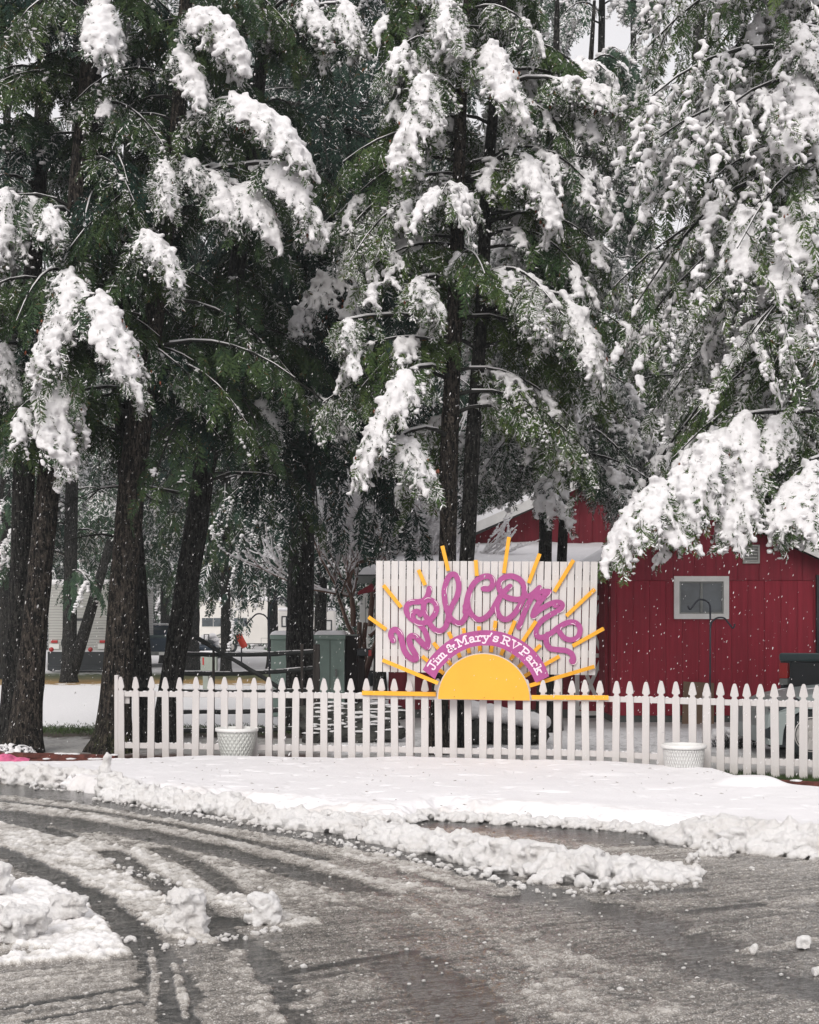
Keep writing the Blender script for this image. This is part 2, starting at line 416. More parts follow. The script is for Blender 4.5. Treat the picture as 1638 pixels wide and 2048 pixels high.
# ================================================================ welcome sign
YB = 18.22                                   # board front
def S(cx, cy, y=YB):                          # sign drawing units -> world
    return P(700 + cx / 2.925, 1050 + cy / 2.925, y)
sign = thing('welcome_sign', Vector((S(785, 1020).x, YB, 0)), 'white plank sign with purple Welcome lettering, orange half sun and rays, above the picket fence', 'sign')
m = MB(); n = 29
for i in range(n):
    a, b = i / n, (i + 1) / n - .0035 - rnd.uniform(0, .0012)
    def lerp(p, q, t): return (p[0] + (q[0] - p[0]) * t, p[1] + (q[1] - p[1]) * t)
    TL, TR, BL, BR = (752, 1121.5), (1197, 1123.5), (751, 1343.5), (1192, 1350.5); dy = rnd.uniform(-.004, .004)
    e = rnd.uniform(-.6, .6)
    cs = [P(*lerp(TL, TR, a), YB + dy), P(*lerp(TL, TR, b), YB + dy), P(*lerp(BL, BR, b), YB + dy), P(*lerp(BL, BR, a), YB + dy)]
    cs[0].z += e * .004; cs[1].z += e * .004
    m.add(cs + [c + Vector((0, .02, 0)) for c in cs], [(3, 2, 1, 0), (4, 5, 6, 7), (0, 1, 5, 4), (1, 2, 6, 5), (2, 3, 7, 6), (3, 0, 4, 7)])
board = m.build('board', 'board_white', sign, bevel=.002)
for v in (1165, 1305):
    a, b = P(756, v, YB + .045), P(1190, v + 3, YB + .045); MB().bar(a, b, .09, .04).build('cross_brace', 'board_white', sign)
for u in (822, 1116):
    p = P(u, 1250, YB + .12); MB().box(p.x - .05, p.x + .05, YB + .07, YB + .16, 0, 2.45).build('post', 'board_white', sign, bevel=.004)

def ribbon(pts, w, yfun, d, mb, ends=True):
    """flat cut-out stroke with round ends, laid in the sign plane; w may be per-point"""
    pts = [np.array(p, float) for p in pts]; n = len(pts)
    ws = w if hasattr(w, '__len__') else [w] * n
    L, R_ = [], []
    for i in range(n):
        t = pts[min(i + 1, n - 1)] - pts[max(i - 1, 0)]; t = t / (np.linalg.norm(t) + 1e-9); nn = np.array([-t[1], t[0]])
        L.append(pts[i] + nn * ws[i] / 2); R_.append(pts[i] - nn * ws[i] / 2)
    vs = []; fs = []
    for i in range(n):
        y = yfun(i / max(1, n - 1))
        for q, dd in ((L[i], 0), (R_[i], 0), (R_[i], d), (L[i], d)):
            p = S(q[0], q[1], YB); vs.append((p.x, y + dd, p.z))
    for i in range(n - 1):
        a, b = 4 * i, 4 * i + 4
        fs += [(a, a + 1, b + 1, b), (a + 1, a + 2, b + 2, b + 1), (a + 2, a + 3, b + 3, b + 2), (a + 3, a, b, b + 3)]
    mb.add(vs, fs)
    if ends:
        for i, s in ((0, -1), (n - 1, 1)):
            t = pts[min(i + 1, n - 1)] - pts[max(i - 1, 0)]; t = t / (np.linalg.norm(t) + 1e-9) * s; nn = np.array([-t[1], t[0]])
            y = yfun(0 if i == 0 else 1); ring = []
            for k in range(13):
                a = math.pi * k / 12; q = pts[i] + (nn * math.cos(a) + t * math.sin(a)) * ws[i] / 2; p = S(q[0], q[1], YB); ring.append(p)
            nv = len(ring); mb.add([(p.x, y, p.z) for p in ring] + [(p.x, y + d, p.z) for p in ring],
                                   [tuple(range(nv))] + [(k, k + nv, k + nv + 1, k + 1) for k in range(nv - 1)])
def cA(l): return [((x / 8.19 + 60) * 2.925, (y / 8.19 + 80) * 2.925) for x, y in l]
def cB(l): return [((x / 10.24 + 220) * 2.925, (y / 10.24 + 80) * 2.925) for x, y in l]
def cC(l): return [((x / 9.1 + 340) * 2.925, (y / 9.1 + 100) * 2.925) for x, y in l]
strokes = [
 (cA([(215, 1235), (178, 1150), (200, 1080), (262, 1060), (330, 1130), (362, 1260), (400, 1400), (470, 1500), (560, 1550), (600, 1515), (560, 1430), (500, 1320), (478, 1210), (520, 1160), (590, 1180), (660, 1250), (730, 1320), (775, 1345)]), 33),
 (cA([(775, 1340), (785, 1240), (745, 1110), (680, 1010), (590, 930), (490, 860), (432, 760), (448, 655), (530, 608), (650, 600), (740, 560), (790, 470), (806, 385)]), 31),
 (cA([(655, 812), (632, 770), (575, 765), (533, 830), (570, 915), (680, 955), (790, 920), (880, 830), (925, 730), (900, 625), (815, 572), (738, 600), (712, 700), (750, 830), (810, 950), (880, 1045), (970, 1082), (1060, 1030), (1105, 920), (1130, 790), (1190, 650), (1265, 500), (1290, 330), (1255, 190), (1190, 150), (1110, 220), (1055, 400), (1058, 560), (1090, 720), (1150, 860), (1240, 940), (1325, 945), (1390, 870), (1425, 760)]), 31),
 (cB([(105, 960), (125, 820), (155, 660), (215, 490), (330, 325), (470, 243), (590, 235), (668, 310), (660, 420), (590, 488), (480, 485)]), 32),
 (cB([(150, 760), (170, 890), (240, 1020), (330, 1100), (420, 1115), (540, 1060), (650, 940), (740, 780), (820, 640), (910, 540), (1020, 440)]), 31),
 (cB([(1340, 620), (1230, 700), (1090, 700), (940, 650), (840, 555), (788, 430), (825, 315), (930, 245), (1060, 230), (1200, 285), (1295, 400), (1315, 560), (1270, 730), (1180, 900), (1060, 1050), (930, 1115), (820, 1065), (755, 930), (755, 800), (810, 670)]), 32),
 (cC([(60, 380), (150, 385), (240, 330), (350, 228)]), 28),
 (cC([(-25, 950), (90, 650), (200, 430), (290, 330), (400, 300), (520, 300)]), 30),
 (cC([(525, 305), (440, 390), (330, 520), (260, 650), (232, 740)]), 31),
 (cC([(232, 745), (330, 650), (460, 570), (600, 505), (720, 500), (765, 560), (700, 640), (560, 720), (420, 810), (320, 920), (285, 1030), (320, 1120), (420, 1130), (560, 1060), (700, 950), (850, 870), (980, 860), (1070, 925), (1088, 1020), (1045, 1130), (930, 1180), (810, 1150), (730, 1060), (695, 990)]), 30),
 (cC([(500, 1080), (470, 1170), (490, 1270), (560, 1340), (700, 1360), (830, 1375), (930, 1430), (965, 1510), (955, 1580)]), 31)]
mb = MB()
for i, (pl, wd) in enumerate(strokes):
    q = crom(pl, 7); ribbon(q, wd * 1.04, lambda t, i=i: YB - .026 - i * .0007 + t * .0004, .02, mb)
# filled joints where the cut-out is wider than a stroke
for c, r in ((cA([(765, 1330)])[0], 21), (cA([(590, 1530)])[0], 17), (cB([(120, 850)])[0], 20), (cC([(640, 540)])[0], 20), (cC([(320, 400)])[0], 22), (cC([(945, 1560)])[0], 18), (cA([(1130, 900)])[0], 17), (cC([(450, 340)])[0], 17)):
    ribbon([(c[0] - .5, c[1]), (c[0] + .5, c[1])], r * 2, lambda t: YB - .0345, .012, mb)
lett = mb.build('lettering', 'magenta', sign, fix=False)
mb = MB()
for sg in (cA([(470, 600), (510, 580), (575, 578)]), cA([(1280, 150), (1310, 200), (1320, 270)]), cA([(1105, 345), (1088, 410), (1086, 480)]), cA([(720, 570), (775, 540), (835, 545)]), cA([(885, 570), (930, 620), (955, 680)]),
           cA([(500, 865), (500, 800), (540, 765)]), cA([(550, 945), (620, 985), (700, 988)]), cA([(295, 1050), (345, 1095), (370, 1150)]), cA([(540, 1125), (590, 1145), (635, 1195)]), cA([(790, 1390), (825, 1345), (828, 1280)]),
           cA([(895, 1095), (950, 1120), (1010, 1118)]), cA([(380, 1480), (410, 1540), (435, 1560)]), cA([(630, 1470), (648, 1520), (635, 1560)]), cA([(820, 360), (842, 390), (840, 420)]), cA([(215, 1195), (240, 1225), (235, 1260)]), cA([(750, 745), (765, 790), (790, 825)]),
           cA([(1225, 960), (1270, 992), (1320, 990)]), cA([(1508, 450), (1490, 520), (1485, 610)]),
           cB([(660, 230), (700, 290), (705, 370)]), cB([(440, 445), (470, 425), (510, 428)]), cB([(895, 315), (850, 360), (835, 430)]), cB([(1340, 370), (1365, 450), (1358, 540)]), cB([(715, 850), (725, 950), (750, 1060)]), cB([(1250, 800), (1225, 860), (1200, 915)]), cB([(240, 1080), (280, 1130), (325, 1165)]), cB([(1010, 500), (1050, 475), (1065, 440)]),
           cB([(1270, 1230), (1250, 1270), (1220, 1295)]), cC([(550, 300), (545, 350), (480, 415)]), cC([(815, 570), (790, 640), (715, 690)]), cC([(215, 790), (260, 795), (320, 750)]), cC([(250, 1000), (232, 1050), (240, 1110)]), cC([(570, 1105), (530, 1150), (545, 1250)]), cC([(735, 1005), (735, 970), (765, 940)]), cC([(915, 885), (960, 885), (1005, 912)]), cC([(1085, 1140), (1050, 1175), (1005, 1200)]), cC([(1035, 1510), (1030, 1570), (990, 1620), (930, 1630)]), cC([(375, 215), (378, 245), (360, 275)])):
    q = crom(sg, 4); nq = len(q)
    ribbon(q, [1.2 + 2.6 * math.sin(math.pi * min(1, max(0, k / (nq - 1)))) for k in range(nq)], lambda t: YB - .0375, .001, mb, False)
mb.build('shine_line', 'shine', lett)
# banner
outer = crom([(425, 847), (470, 775), (530, 712), (600, 662), (680, 630), (785, 615), (880, 625), (960, 652), (1040, 700), (1100, 760), (1140, 822), (1165, 885)], 5)
inner = crom([(497, 902), (525, 845), (580, 788), (640, 745), (710, 715), (785, 705), (860, 712), (930, 742), (990, 785), (1040, 840), (1068, 885), (1085, 925)], 5)
YN = 17.80
def flat(poly, y, d, mb, ybase=YB):
    ps = [S(a, b, y) for a, b in poly]; mb.prism([(p.x, p.z) for p in ps], y, y + d)
mb = MB(); n = len(outer); vs = []
for o_, i_ in zip(outer, inner):
    a, b = S(o_[0], o_[1], YN), S(i_[0], i_[1], YN); vs += [(a.x, YN, a.z), (b.x, YN, b.z), (b.x, YN + .015, b.z), (a.x, YN + .015, a.z)]
fs = []
for i in range(n - 1):
    a, b = 4 * i, 4 * i + 4; fs += [(a, b, b + 1, a + 1), (a + 1, b + 1, b + 2, a + 2), (a + 3, a + 2, b + 2, b + 3), (a, a + 3, b + 3, b)]
mb.add(vs, fs)
for (p0, p1, nt_) in ((outer[0], inner[0], (482, 840)), (outer[-1], inner[-1], (1112, 882))): pass
banner = mb.build('banner', 'magenta', sign)
# banner lettering: slab-serif strokes on the arc
GL = {
 'J': (.62, [[(.1, 1), (.62, 1)], [(.40, 1), (.40, .22), (.32, .06), (.18, .05), (.06, .18), (.08, .32)]]),
 'i': (.40, [[(.05, .62), (.22, .62), (.22, .04)], [(.03, .04), (.41, .04)], [(.205, .88), (.225, .88)]]),
 'm': (1.0, [[(.03, .62), (.18, .62), (.18, .04)], [(.03, .04), (.32, .04)], [(.18, .5), (.32, .64), (.46, .58), (.48, .4), (.48, .04)], [(.38, .04), (.60, .04)], [(.48, .5), (.62, .64), (.76, .58), (.78, .4), (.78, .04)], [(.70, .04), (.94, .04)]]),
 '&': (.86, [[(.78, .55), (.70, .35), (.50, .10), (.28, .03), (.10, .15), (.12, .36), (.36, .56), (.50, .76), (.40, .95), (.24, .90), (.22, .72), (.45, .38), (.72, .05), (.84, .04)], [(.62, .56), (.86, .56)]]),
 'M': (1.15, [[(.03, .03), (.34, .03)], [(.18, .03), (.20, .97)], [(.05, .97), (.26, .97), (.55, .30), (.84, .97), (1.06, .97)], [(.90, .97), (.92, .03)], [(.76, .03), (1.08, .03)]]),
 'a': (.70, [[(.12, .52), (.24, .64), (.42, .62), (.48, .46), (.48, .12), (.58, .04), (.66, .04)], [(.48, .36), (.26, .36), (.12, .22), (.18, .05), (.36, .04), (.48, .16)]]),
 'r': (.60, [[(.03, .62), (.19, .62), (.19, .04)], [(.03, .04), (.38, .04)], [(.19, .42), (.32, .62), (.48, .64), (.54, .52)]]),
 'y': (.72, [[(.02, .62), (.28, .62)], [(.46, .62), (.72, .62)], [(.14, .62), (.36, .08)], [(.60, .62), (.36, .04), (.26, -.22), (.10, -.26), (.02, -.20)]]),
 "'": (.26, [[(.10, .98), (.13, .98)], [(.13, .98), (.06, .80)]]),
 's': (.58, [[(.48, .50), (.40, .63), (.20, .64), (.10, .50), (.20, .37), (.40, .32), (.48, .18), (.36, .04), (.18, .04), (.08, .18)], [(.48, .62), (.48, .48)], [(.08, .06), (.08, .2)]]),
 'R': (.92, [[(.03, .97), (.50, .97), (.68, .86), (.66, .62), (.48, .52), (.22, .52)], [(.20, .97), (.20, .03)], [(.03, .03), (.38, .03)], [(.44, .52), (.66, .12), (.74, .04), (.88, .04)]]),
 'V': (.90, [[(.00, .97), (.32, .97)], [(.56, .97), (.88, .97)], [(.14, .97), (.44, .05), (.74, .97)]]),
 'P': (.80, [[(.03, .97), (.50, .97), (.68, .86), (.66, .60), (.48, .48), (.22, .48)], [(.20, .97), (.20, .03)], [(.03, .03), (.40, .03)]]),
 'k': (.78, [[(.03, .97), (.19, .97), (.19, .04)], [(.03, .04), (.34, .04)], [(.19, .28), (.54, .62)], [(.40, .62), (.68, .62)], [(.32, .42), (.58, .04)], [(.46, .04), (.74, .04)]])}
bl = [np.array(i_) + (np.array(o_) - np.array(i_)) * .30 for o_, i_ in zip(outer, inner)]
cum = [0]
for a, b in zip(bl[:-1], bl[1:]): cum.append(cum[-1] + float(np.linalg.norm(b - a)))
def onarc(s, t):
    x = float(np.interp(s, cum, [p[0] for p in bl])); y = float(np.interp(s, cum, [p[1] for p in bl]))
    x2 = float(np.interp(s + 4, cum, [p[0] for p in bl])); y2 = float(np.interp(s + 4, cum, [p[1] for p in bl]))
    tx, ty = x2 - x, y2 - y; L = math.hypot(tx, ty) or 1; return (x + ty / L * t, y - tx / L * t)
msg = "Jim & Mary's RV Park"; adv = []
for ch in msg: adv.append({' ': .22}.get(ch) if ch == ' ' else GL[ch][0])
tot = sum(adv); s0, s1 = cum[-1] * .045, cum[-1] * .955; em = (s1 - s0) / tot; pen = s0; mb = MB(); CH = 47; lay = 0
for ch, ad in zip(msg, adv):
    if ch != ' ':
        for st in GL[ch][1]:
            q = [onarc(pen + x * em, z * CH) for x, z in (crom(st, 3) if len(st) > 3 else st)]
            # ribbon works in the board plane; re-project on the banner plane
            tmp = MB(); lay += 1; yl = YN - .003 - (lay % 9) * .0006; ribbon(q, 9.0, lambda t: yl, .0005, tmp, True)
            k = YN / YB
            mb.add([(x * k, y, EYE + (z - EYE) * k) for x, y, z in tmp.v], tmp.f)
    pen += ad * em
mb.build('banner_lettering', 'pinkwhite', banner)
# tails of the banner
mb = MB()
flat([outer[0], (480, 841), inner[0], inner[2], outer[2]], YN + .0025, .012, mb); flat([outer[-1], outer[-3], inner[-3], inner[-1], (1112, 882)], YN + .0025, .012, mb)
mb.build('banner_tail', 'magenta', sign)
# sun
YS = fence_y(1062) - .05
mb = MB(); pts = [(783.5 + 268 * math.cos(math.pi - math.pi * k / 48), 1022 - 267 * math.sin(math.pi * k / 48) + (4.5 if k > 24 else -4.5) * abs(k - 24) / 24) for k in range(49)]
flat(pts, YS, .02, mb); mb.build('half_sun', 'sun_yellow', sign)
mb = MB(); pts = [(783.5 + 275 * math.cos(math.pi - math.pi * k / 48), 1022 - 273 * math.sin(math.pi * k / 48) + (4.5 if k > 24 else -4.5) * abs(k - 24) / 24) for k in range(49)]
flat(pts, YS + .023, .018, mb); mb.build('sun_backing', 'white_wood', sign)
rays = [((195, 352), (300, 482), 0), ((400, 262), (440, 352), 0), ((540, 122), (575, 268), 0), ((735, 205), (742, 298), 0), ((930, 70), (900, 282), 0), ((1110, 168), (1045, 340), 0),
        ((1308, 205), (1195, 390), 0), ((1432, 375), (1265, 532), 0), ((1485, 605), (1302, 708), 0), ((1430, 828), (1050, 940), 0), ((190, 790), (515, 925), 0), ((108, 538), (212, 612), 0),
        ((488, 688), (592, 820), 0), ((577, 625), (645, 775), 0), ((662, 603), (698, 750), 0), ((754, 592), (760, 740), 0), ((852, 560), (825, 745), 0), ((965, 560), (883, 762), 0),
        ((1088, 562), (938, 790), 0), ((1115, 702), (985, 833), 0), ((1225, 768), (1020, 885), 0), ((422, 768), (550, 870), 0), ((1512, 1010), (1062, 1008), 1), ((70, 982), (503, 990), 1)]
for a, b, f in rays:
    ya = yb = YB - .033
    if f: ya, yb = fence_y(700 + a[0] / 2.925) - .045, fence_y(700 + b[0] / 2.925) - (.075 if a[0] > 900 else .05)
    elif b[1] > 900: yb = YS - .012; ya = YB - .04
    MB().bar(S(a[0], a[1], ya), S(b[0], b[1], yb), .050 if not f else .057, .018).build('sun_ray', 'yellow', sign, bevel=.002)
mb = MB()
for a, b, yy_ in [(610, 1005, YS - .002), (785, 1010, YS - .002), (955, 1012, YS - .002), (600, 735, YN - .007), (755, 632, YN - .007), (985, 740, YN - .007), (1090, 800, YN - .007), (980, 560, YB - .04), (560, 300, YB - .04)]:
    p = S(a, b, yy_); mb.lathe([(0, -.001), (.006, 0)], (p.x, yy_, p.z), 8, 'y')
mb.build('screw_heads', 'limb_screw', sign)
# planters
def planter(u, v0, v1, wtop, wbot, mt, label, seed, square=False):
    y = D(v0) ; s = FP / y; h = (v0 - v1) / s; rt, rb = wtop / 2 / s, wbot / 2 / s; x = (u - CX) / s
    t = thing('planter', (x, y, 0), label, 'planter', 'white planters in front of the fence')
    prof = [(rb * .97, 0), (rb, .01)] + [(rb + (rt * .93 - rb) * k / 10 + .008 * math.sin(math.pi * k / 10), .01 + (h - .055) * k / 10) for k in range(1, 11)]
    n = 96; mb = MB(); mb.lathe(prof, (x, y, 0), n)
    mb.build('pot_body', mt, t, True)
    rim = [(rt * .93, h - .05), (rt, h - .046), (rt * 1.015, h - .03), (rt * 1.01, h - .008), (rt * .985, h), (rt * .93, h - .004), (rt * .90, h - .03), (rt * .88, h - .12), (.0, h - .125)]
    MB().lathe(rim, (x, y, 0), 64).build('rim', 'planter2' if mt == 'planter2w' else 'planter2', t, True)
    return t
def quilt(name, c, k1=26, k2=0.9):
    k = NT(name); k.set(.5, .3)
    sep = k.n('ShaderNodeSeparateXYZ'); k.l(k.obj(), sep.inputs[0])
    ang = k.math('ARCTAN2', sep.outputs[0], sep.outputs[1])
    a = k.math('MULTIPLY', ang, k1 / 2.0); zz = k.math('MULTIPLY', sep.outputs[2], 70.0)
    s1 = k.math('ABSOLUTE', k.math('SINE', k.math('ADD', a, k.math('MULTIPLY', zz, .5)))); s2 = k.math('ABSOLUTE', k.math('SINE', k.math('SUBTRACT', a, k.math('MULTIPLY', zz, .5))))
    h = k.math('MINIMUM', s1, s2)
    k.base(k.mix(k.ramp(k.noise(7, 4), [(.35, 0.0), (.7, 1.0)]), tuple(x * .9 for x in c), c)); k.bump(h, .9, .02); return k.m
M['quilt_grey'] = quilt('quilted_resin_grey', (.60, .61, .58)); M['quilt_white'] = quilt('quilted_resin_white', (.80, .795, .78), 44)
planter(473.5, 1524, 1455, 85, 58, 'quilt_grey', 'greenish white round planter pot with quilted pattern, left of the two by the fence', 1)
planter(1367.5, 1553, 1488, 89, 70, 'quilt_white', 'bright white planter pot sunk in snow, by the fence below the barn window', 2)
# ================================================================ red barn
def siding(name, c, pitch=.305):
    k = NT(name); k.set(.6, .25)
    sep = k.n('ShaderNodeSeparateXYZ'); k.l(k.obj(), sep.inputs[0])
    fr = k.math('FRACT', k.math('DIVIDE', k.math('ADD', sep.outputs[0], sep.outputs[1]), pitch))
    g = k.ramp(fr, [(0.0, 0.0), (.035, 1.0), (.97, 1.0), (1.0, 0.0)])
    n = k.noise(2.2, 6, .65, k.mapping((6, 6, .5)))
    col = k.ramp(n, [(.3, tuple(x * .80 for x in c)), (.7, tuple(x * 1.12 for x in c))])
    st = k.noise(1.3, 6, .7, k.mapping((9, 9, .35)))
    col = k.mix(k.ramp(st, [(.42, .45), (.6, 0.0)]), col, tuple(x * .6 for x in c))
    col = k.mix(g, tuple(x * .70 for x in c), col)
    k.base(col); k.bump(k.math('ADD', g, k.math('MULTIPLY', n, .2)), .6, .02); return k.m
M['red_siding'] = siding('red_siding', (.31, .020, .040)); M['red_siding_dull'] = siding('red_siding_dull', (.26, .020, .038), .4)
M['red_old'] = siding('red_old_siding', (.19, .014, .026))
YA = 26.0
barn = thing('red_barn', P(1430, 1433, YA) * Vector((1, 1, 0)) if False else Vector((P(1430, 1433, YA).x, YA, 0)), 'dark red barn with vertical siding, white framed window and snow on its gable roof', 'barn')
x0, x1, xds = P(1222, 0, YA).x, P(1700, 0, YA).x, P(1634, 0, YA).x
def zz(v, y): return EYE + (HZ - v) / FP * y
zf, zs, ze, zer, za = zz(1431, YA), zz(1161, YA), zz(1126, YA), zz(1150, YA), zz(1024, YA); xa = P(1428, 0, YA).x
MB().box(x0 + .02, x1 - .02, YA + .03, YA + 8, -.1, zf).build('foundation', 'concrete', barn)
mb = MB(); mb.prism([(x0, zf), (x1, zf), (x1, zs), (x0, zs)], YA, YA + .12); mb.build('wall', 'red_siding', barn)
mb = MB(); mb.prism([(x0 - .02, zs + .003), (x1 + .02, zs + .003), (x1 + .02, zer), (xa, za), (x0 - .02, ze)], YA - .015, YA + .12); mb.build('gable_wall', 'red_siding_dull', barn)
mb = MB(); mb.box(x0, x0 + .1, YA + .13, YA + 8, zf, ze); mb.box(x1 - .1, x1, YA + .13, YA + 8, zf, ze); mb.build('side_wall', 'red_siding', barn)
MB().box(xds - .03, xds + .04, YA - .09, YA - .02, .1, zs + .1).build('downspout', 'black', barn)
MB().box(x0 + .0, x0 + .07, YA - .02, YA - .002, zf, zs).build('corner_board', 'red_siding_dull', barn)
def roof_side(xe, ze_, xr, zr, y0, y1, th, name, mat, par, lift=0, over=.25):
    d = Vector((xr - xe, 0, zr - ze_)).normalized(); e = Vector((xe, 0, ze_)) - d * over; n = Vector((-d.z, 0, d.x)); n = n if n.z > 0 else -n
    r = Vector((xr, 0, zr)); vs = []
    for y in (y0, y1):
        for p, h in ((e, lift), (r, lift), (r, lift + th), (e, lift + th)): q = p + n * h; vs.append((q.x, y, q.z))
    return MB().add(vs, [(0, 1, 2, 3), (7, 6, 5, 4), (0, 4, 5, 1), (1, 5, 6, 2), (2, 6, 7, 3), (3, 7, 4, 0)]).build(name, mat, par)
def snow_sheet(xe, ze_, xr, zr, y0, y1, th, par, lift=0, over=.3, seed=1, nx=40, ny=60):
    d = Vector((xr - xe, 0, zr - ze_)); L = d.length + over; d.normalize(); e = Vector((xe, 0, ze_)) - d * over; n = Vector((-d.z, 0, d.x)); n = n if n.z > 0 else -n
    s = np.linspace(0, 1, nx); t = np.linspace(0, 1, ny); Sg, Tg = np.meshgrid(s, t, indexing='ij')
    ed = np.minimum(np.minimum(Sg * L, Tg * (y1 - y0)), (1 - Tg) * (y1 - y0)); h = lift + th * (np.clip(ed / .10, 0, 1) ** .5) * (.75 + .5 * fbm(Sg * L * 1.5, Tg * (y1 - y0) * 1.5, None, 3, seed))
    X = e.x + d.x * Sg * L + n.x * h; Z = e.z + d.z * Sg * L + n.z * h; Y = y0 + (y1 - y0) * Tg
    V = np.stack([X, Y, Z], -1).reshape(-1, 3); i = np.arange(nx - 1)[:, None] * ny + np.arange(ny - 1)[None]; i = i.ravel()
    return np_mesh('roof_snow', V, np.stack([i, i + ny, i + ny + 1, i + 1], -1), 'snow', par, True)
for xe in (x0 - .28, x1 + .25):
    zee = za - (za - (ze if xe < xa else zer)) * abs(xe - xa) / (abs((x0 if xe < xa else x1) - xa))
    roof_side(xe, zee, xa, za, YA - .35, YA + 8.2, .05, 'roof', 'concrete', barn, .10)
    roof_side(xe, zee, xa, za, YA - .39, YA - .352, .17, 'fascia', 'trim_white', barn, -.02)
    snow_sheet(xe, zee, xa, za, YA - .36, YA + 8.2, .13, barn, .15)
# window
wn = MB(); wx0, wx1, wz0, wz1 = P(1347.5, 0, YA).x, P(1457, 0, YA).x, zz(1238, YA), zz(1152.5, YA)
def frame(mb, a, b, c, d, w, y0, y1):
    mb.box(a, a + w, y0, y1, c, d); mb.box(b - w, b, y0, y1, c, d); mb.box(a + w, b - w, y0, y1, c, c + w); mb.box(a + w, b - w, y0, y1, d - w, d)
frame(wn, wx0, wx1, wz0, wz1, .098, YA - .045, YA - .002); win = wn.build('window', 'trim_white', barn)
mb = MB(); frame(mb, wx0 + .1, wx1 - .1, wz0 + .1, wz1 - .1, .028, YA - .03, YA - .004); xm = (wx0 + wx1) / 2; mb.box(xm - .022, xm + .022, YA - .034, YA - .005, wz0 + .13, wz1 - .13)
mb.build('sash', 'galv', win)
for a, b, c in ((wx0 + .13, xm - .023, -.010), (xm + .023, wx1 - .13, -.016)):
    MB().box(a, b, YA + c, YA + c + .006, wz0 + .129, wz1 - .129).build('pane', 'glass', win)
# gable vent
a, b, c, d = P(1485, 0, YA).x, P(1518, 0, YA).x, zz(1127, YA), zz(1090, YA)
mb = MB(); frame(mb, a, b, c, d, .03, YA - .06, YA - .016); vent = mb.build('vent', 'mesh_grey', barn)
mb = MB()
for k in range(5):
    z = c + .04 + (d - c - .06) * (k + .3) / 5; mb.obox(((a + b) / 2, YA - .036, z), (b - a - .062, .004, .06), Matrix.Rotation(math.radians(-40), 3, 'X'))
mb.build('louvre', 'mesh_grey', vent)
MB().box(a + .031, b - .031, YA - .0155, YA - .0150, c + .03, d - .03).build('backing', 'black', vent)
# ---------------------------------------------------------------- older red shed with lean-to, left of the barn
YL = 27.2
shed = thing('red_shed', Vector((P(1000, 0, YL).x, YL, 0)), 'low red shed with snowy lean-to roof and white trimmed door, behind the welcome sign', 'shed')
xl0, xl1 = P(777, 0, YL).x, x0 - .002; zl = zz(1160, YL)
MB().box(xl0, xl1, YL + .02, YL + 3.4, -.1, .16).build('foundation', 'concrete', shed)
mb = MB(); mb.prism([(xl0, .16), (xl1, .16), (xl1, zl), (xl0, zl)], YL, YL + .1); mb.box(xl0, xl0 + .1, YL + .103, YL + 3.4, .16, zl); mb.build('wall', 'red_old', shed)
MB().box(xl1 - .07, xl1 - .01, YL - .9, YL - .065, .16, zl).build('side_panel', 'red_siding_dull', shed)
YG = 31.0; ga, gr, gb = P(790, 1133, YG), P(1205, 955, YG), P(1620, 1133, YG)
mb = MB(); mb.prism([(ga.x + .5, zl - .4), (gb.x - 3.5, zl - .4), (gb.x - 3.5, gr.z - .75), (gr.x, gr.z), (ga.x + .5, ga.z + .1)], YG, YG + .15); mb.build('gable_wall', 'red_old', shed)
for e in (ga, gb):
    roof_side(e.x, e.z, gr.x, gr.z, YG - .45, YG + 7, .06, 'roof', 'concrete', shed, .10)
    roof_side(e.x, e.z, gr.x, gr.z, YG - .49, YG - .452, .20, 'fascia', 'trim_white', shed, -.03)
    snow_sheet(e.x, e.z, gr.x, gr.z, YG - .47, YG + 7, .12, shed, .17, seed=4)
# lean-to roof: hipped sheet from the front eave up to the gable wall
ze0 = zz(1152, 26.4); ex0, ex1 = P(716, 0, 26.4).x, P(1198, 0, 26.4).x; zt = zz(1101, YG); tx0, tx1 = P(862, 0, YG).x, P(1215, 0, YG).x
MB().add([(ex0, 26.4, ze0 - .03), (ex1, 26.4, ze0 - .03), (tx1, YG - .01, zt - .03), (tx0, YG - .01, zt - .03), (ex0, 26.4, ze0 + .02), (ex1, 26.4, ze0 + .02), (tx1, YG - .01, zt + .02), (tx0, YG - .01, zt + .02)],
         [(0, 1, 2, 3), (7, 6, 5, 4), (0, 4, 5, 1), (1, 5, 6, 2), (2, 6, 7, 3), (3, 7, 4, 0)]).build('lean_to_roof', 'concrete', shed)
nx, ny = 70, 60; s_, t_ = np.meshgrid(np.linspace(0, 1, nx), np.linspace(0, 1, ny), indexing='ij')
X = (ex0 + (tx0 - ex0) * t_) + ((ex1 + (tx1 - ex1) * t_) - (ex0 + (tx0 - ex0) * t_)) * s_; Y = 26.38 + (YG - .02 - 26.38) * t_
ed = np.minimum(np.minimum(s_ * 4.5, (1 - s_) * 4.5), t_ * 4.6); Z = ze0 + .024 + (zt - ze0) * t_ + (.02 + .13 * np.clip(ed / .12, 0, 1) ** .5) * (.7 + .6 * fbm(X * 1.3, Y * 1.3, None, 4, 8)) * np.where(ed <= 0, .2, 1)
i = (np.arange(nx - 1)[:, None] * ny + np.arange(ny - 1)[None]).ravel()
np_mesh('roof_snow', np.stack([X, Y, Z], -1).reshape(-1, 3), np.stack([i, i + ny, i + ny + 1, i + 1], -1), 'snow', shed, True)
MB().box(ex0, ex1, 26.36, 26.398, ze0 - .14, ze0 + .0).build('eave_board', 'galv', shed)
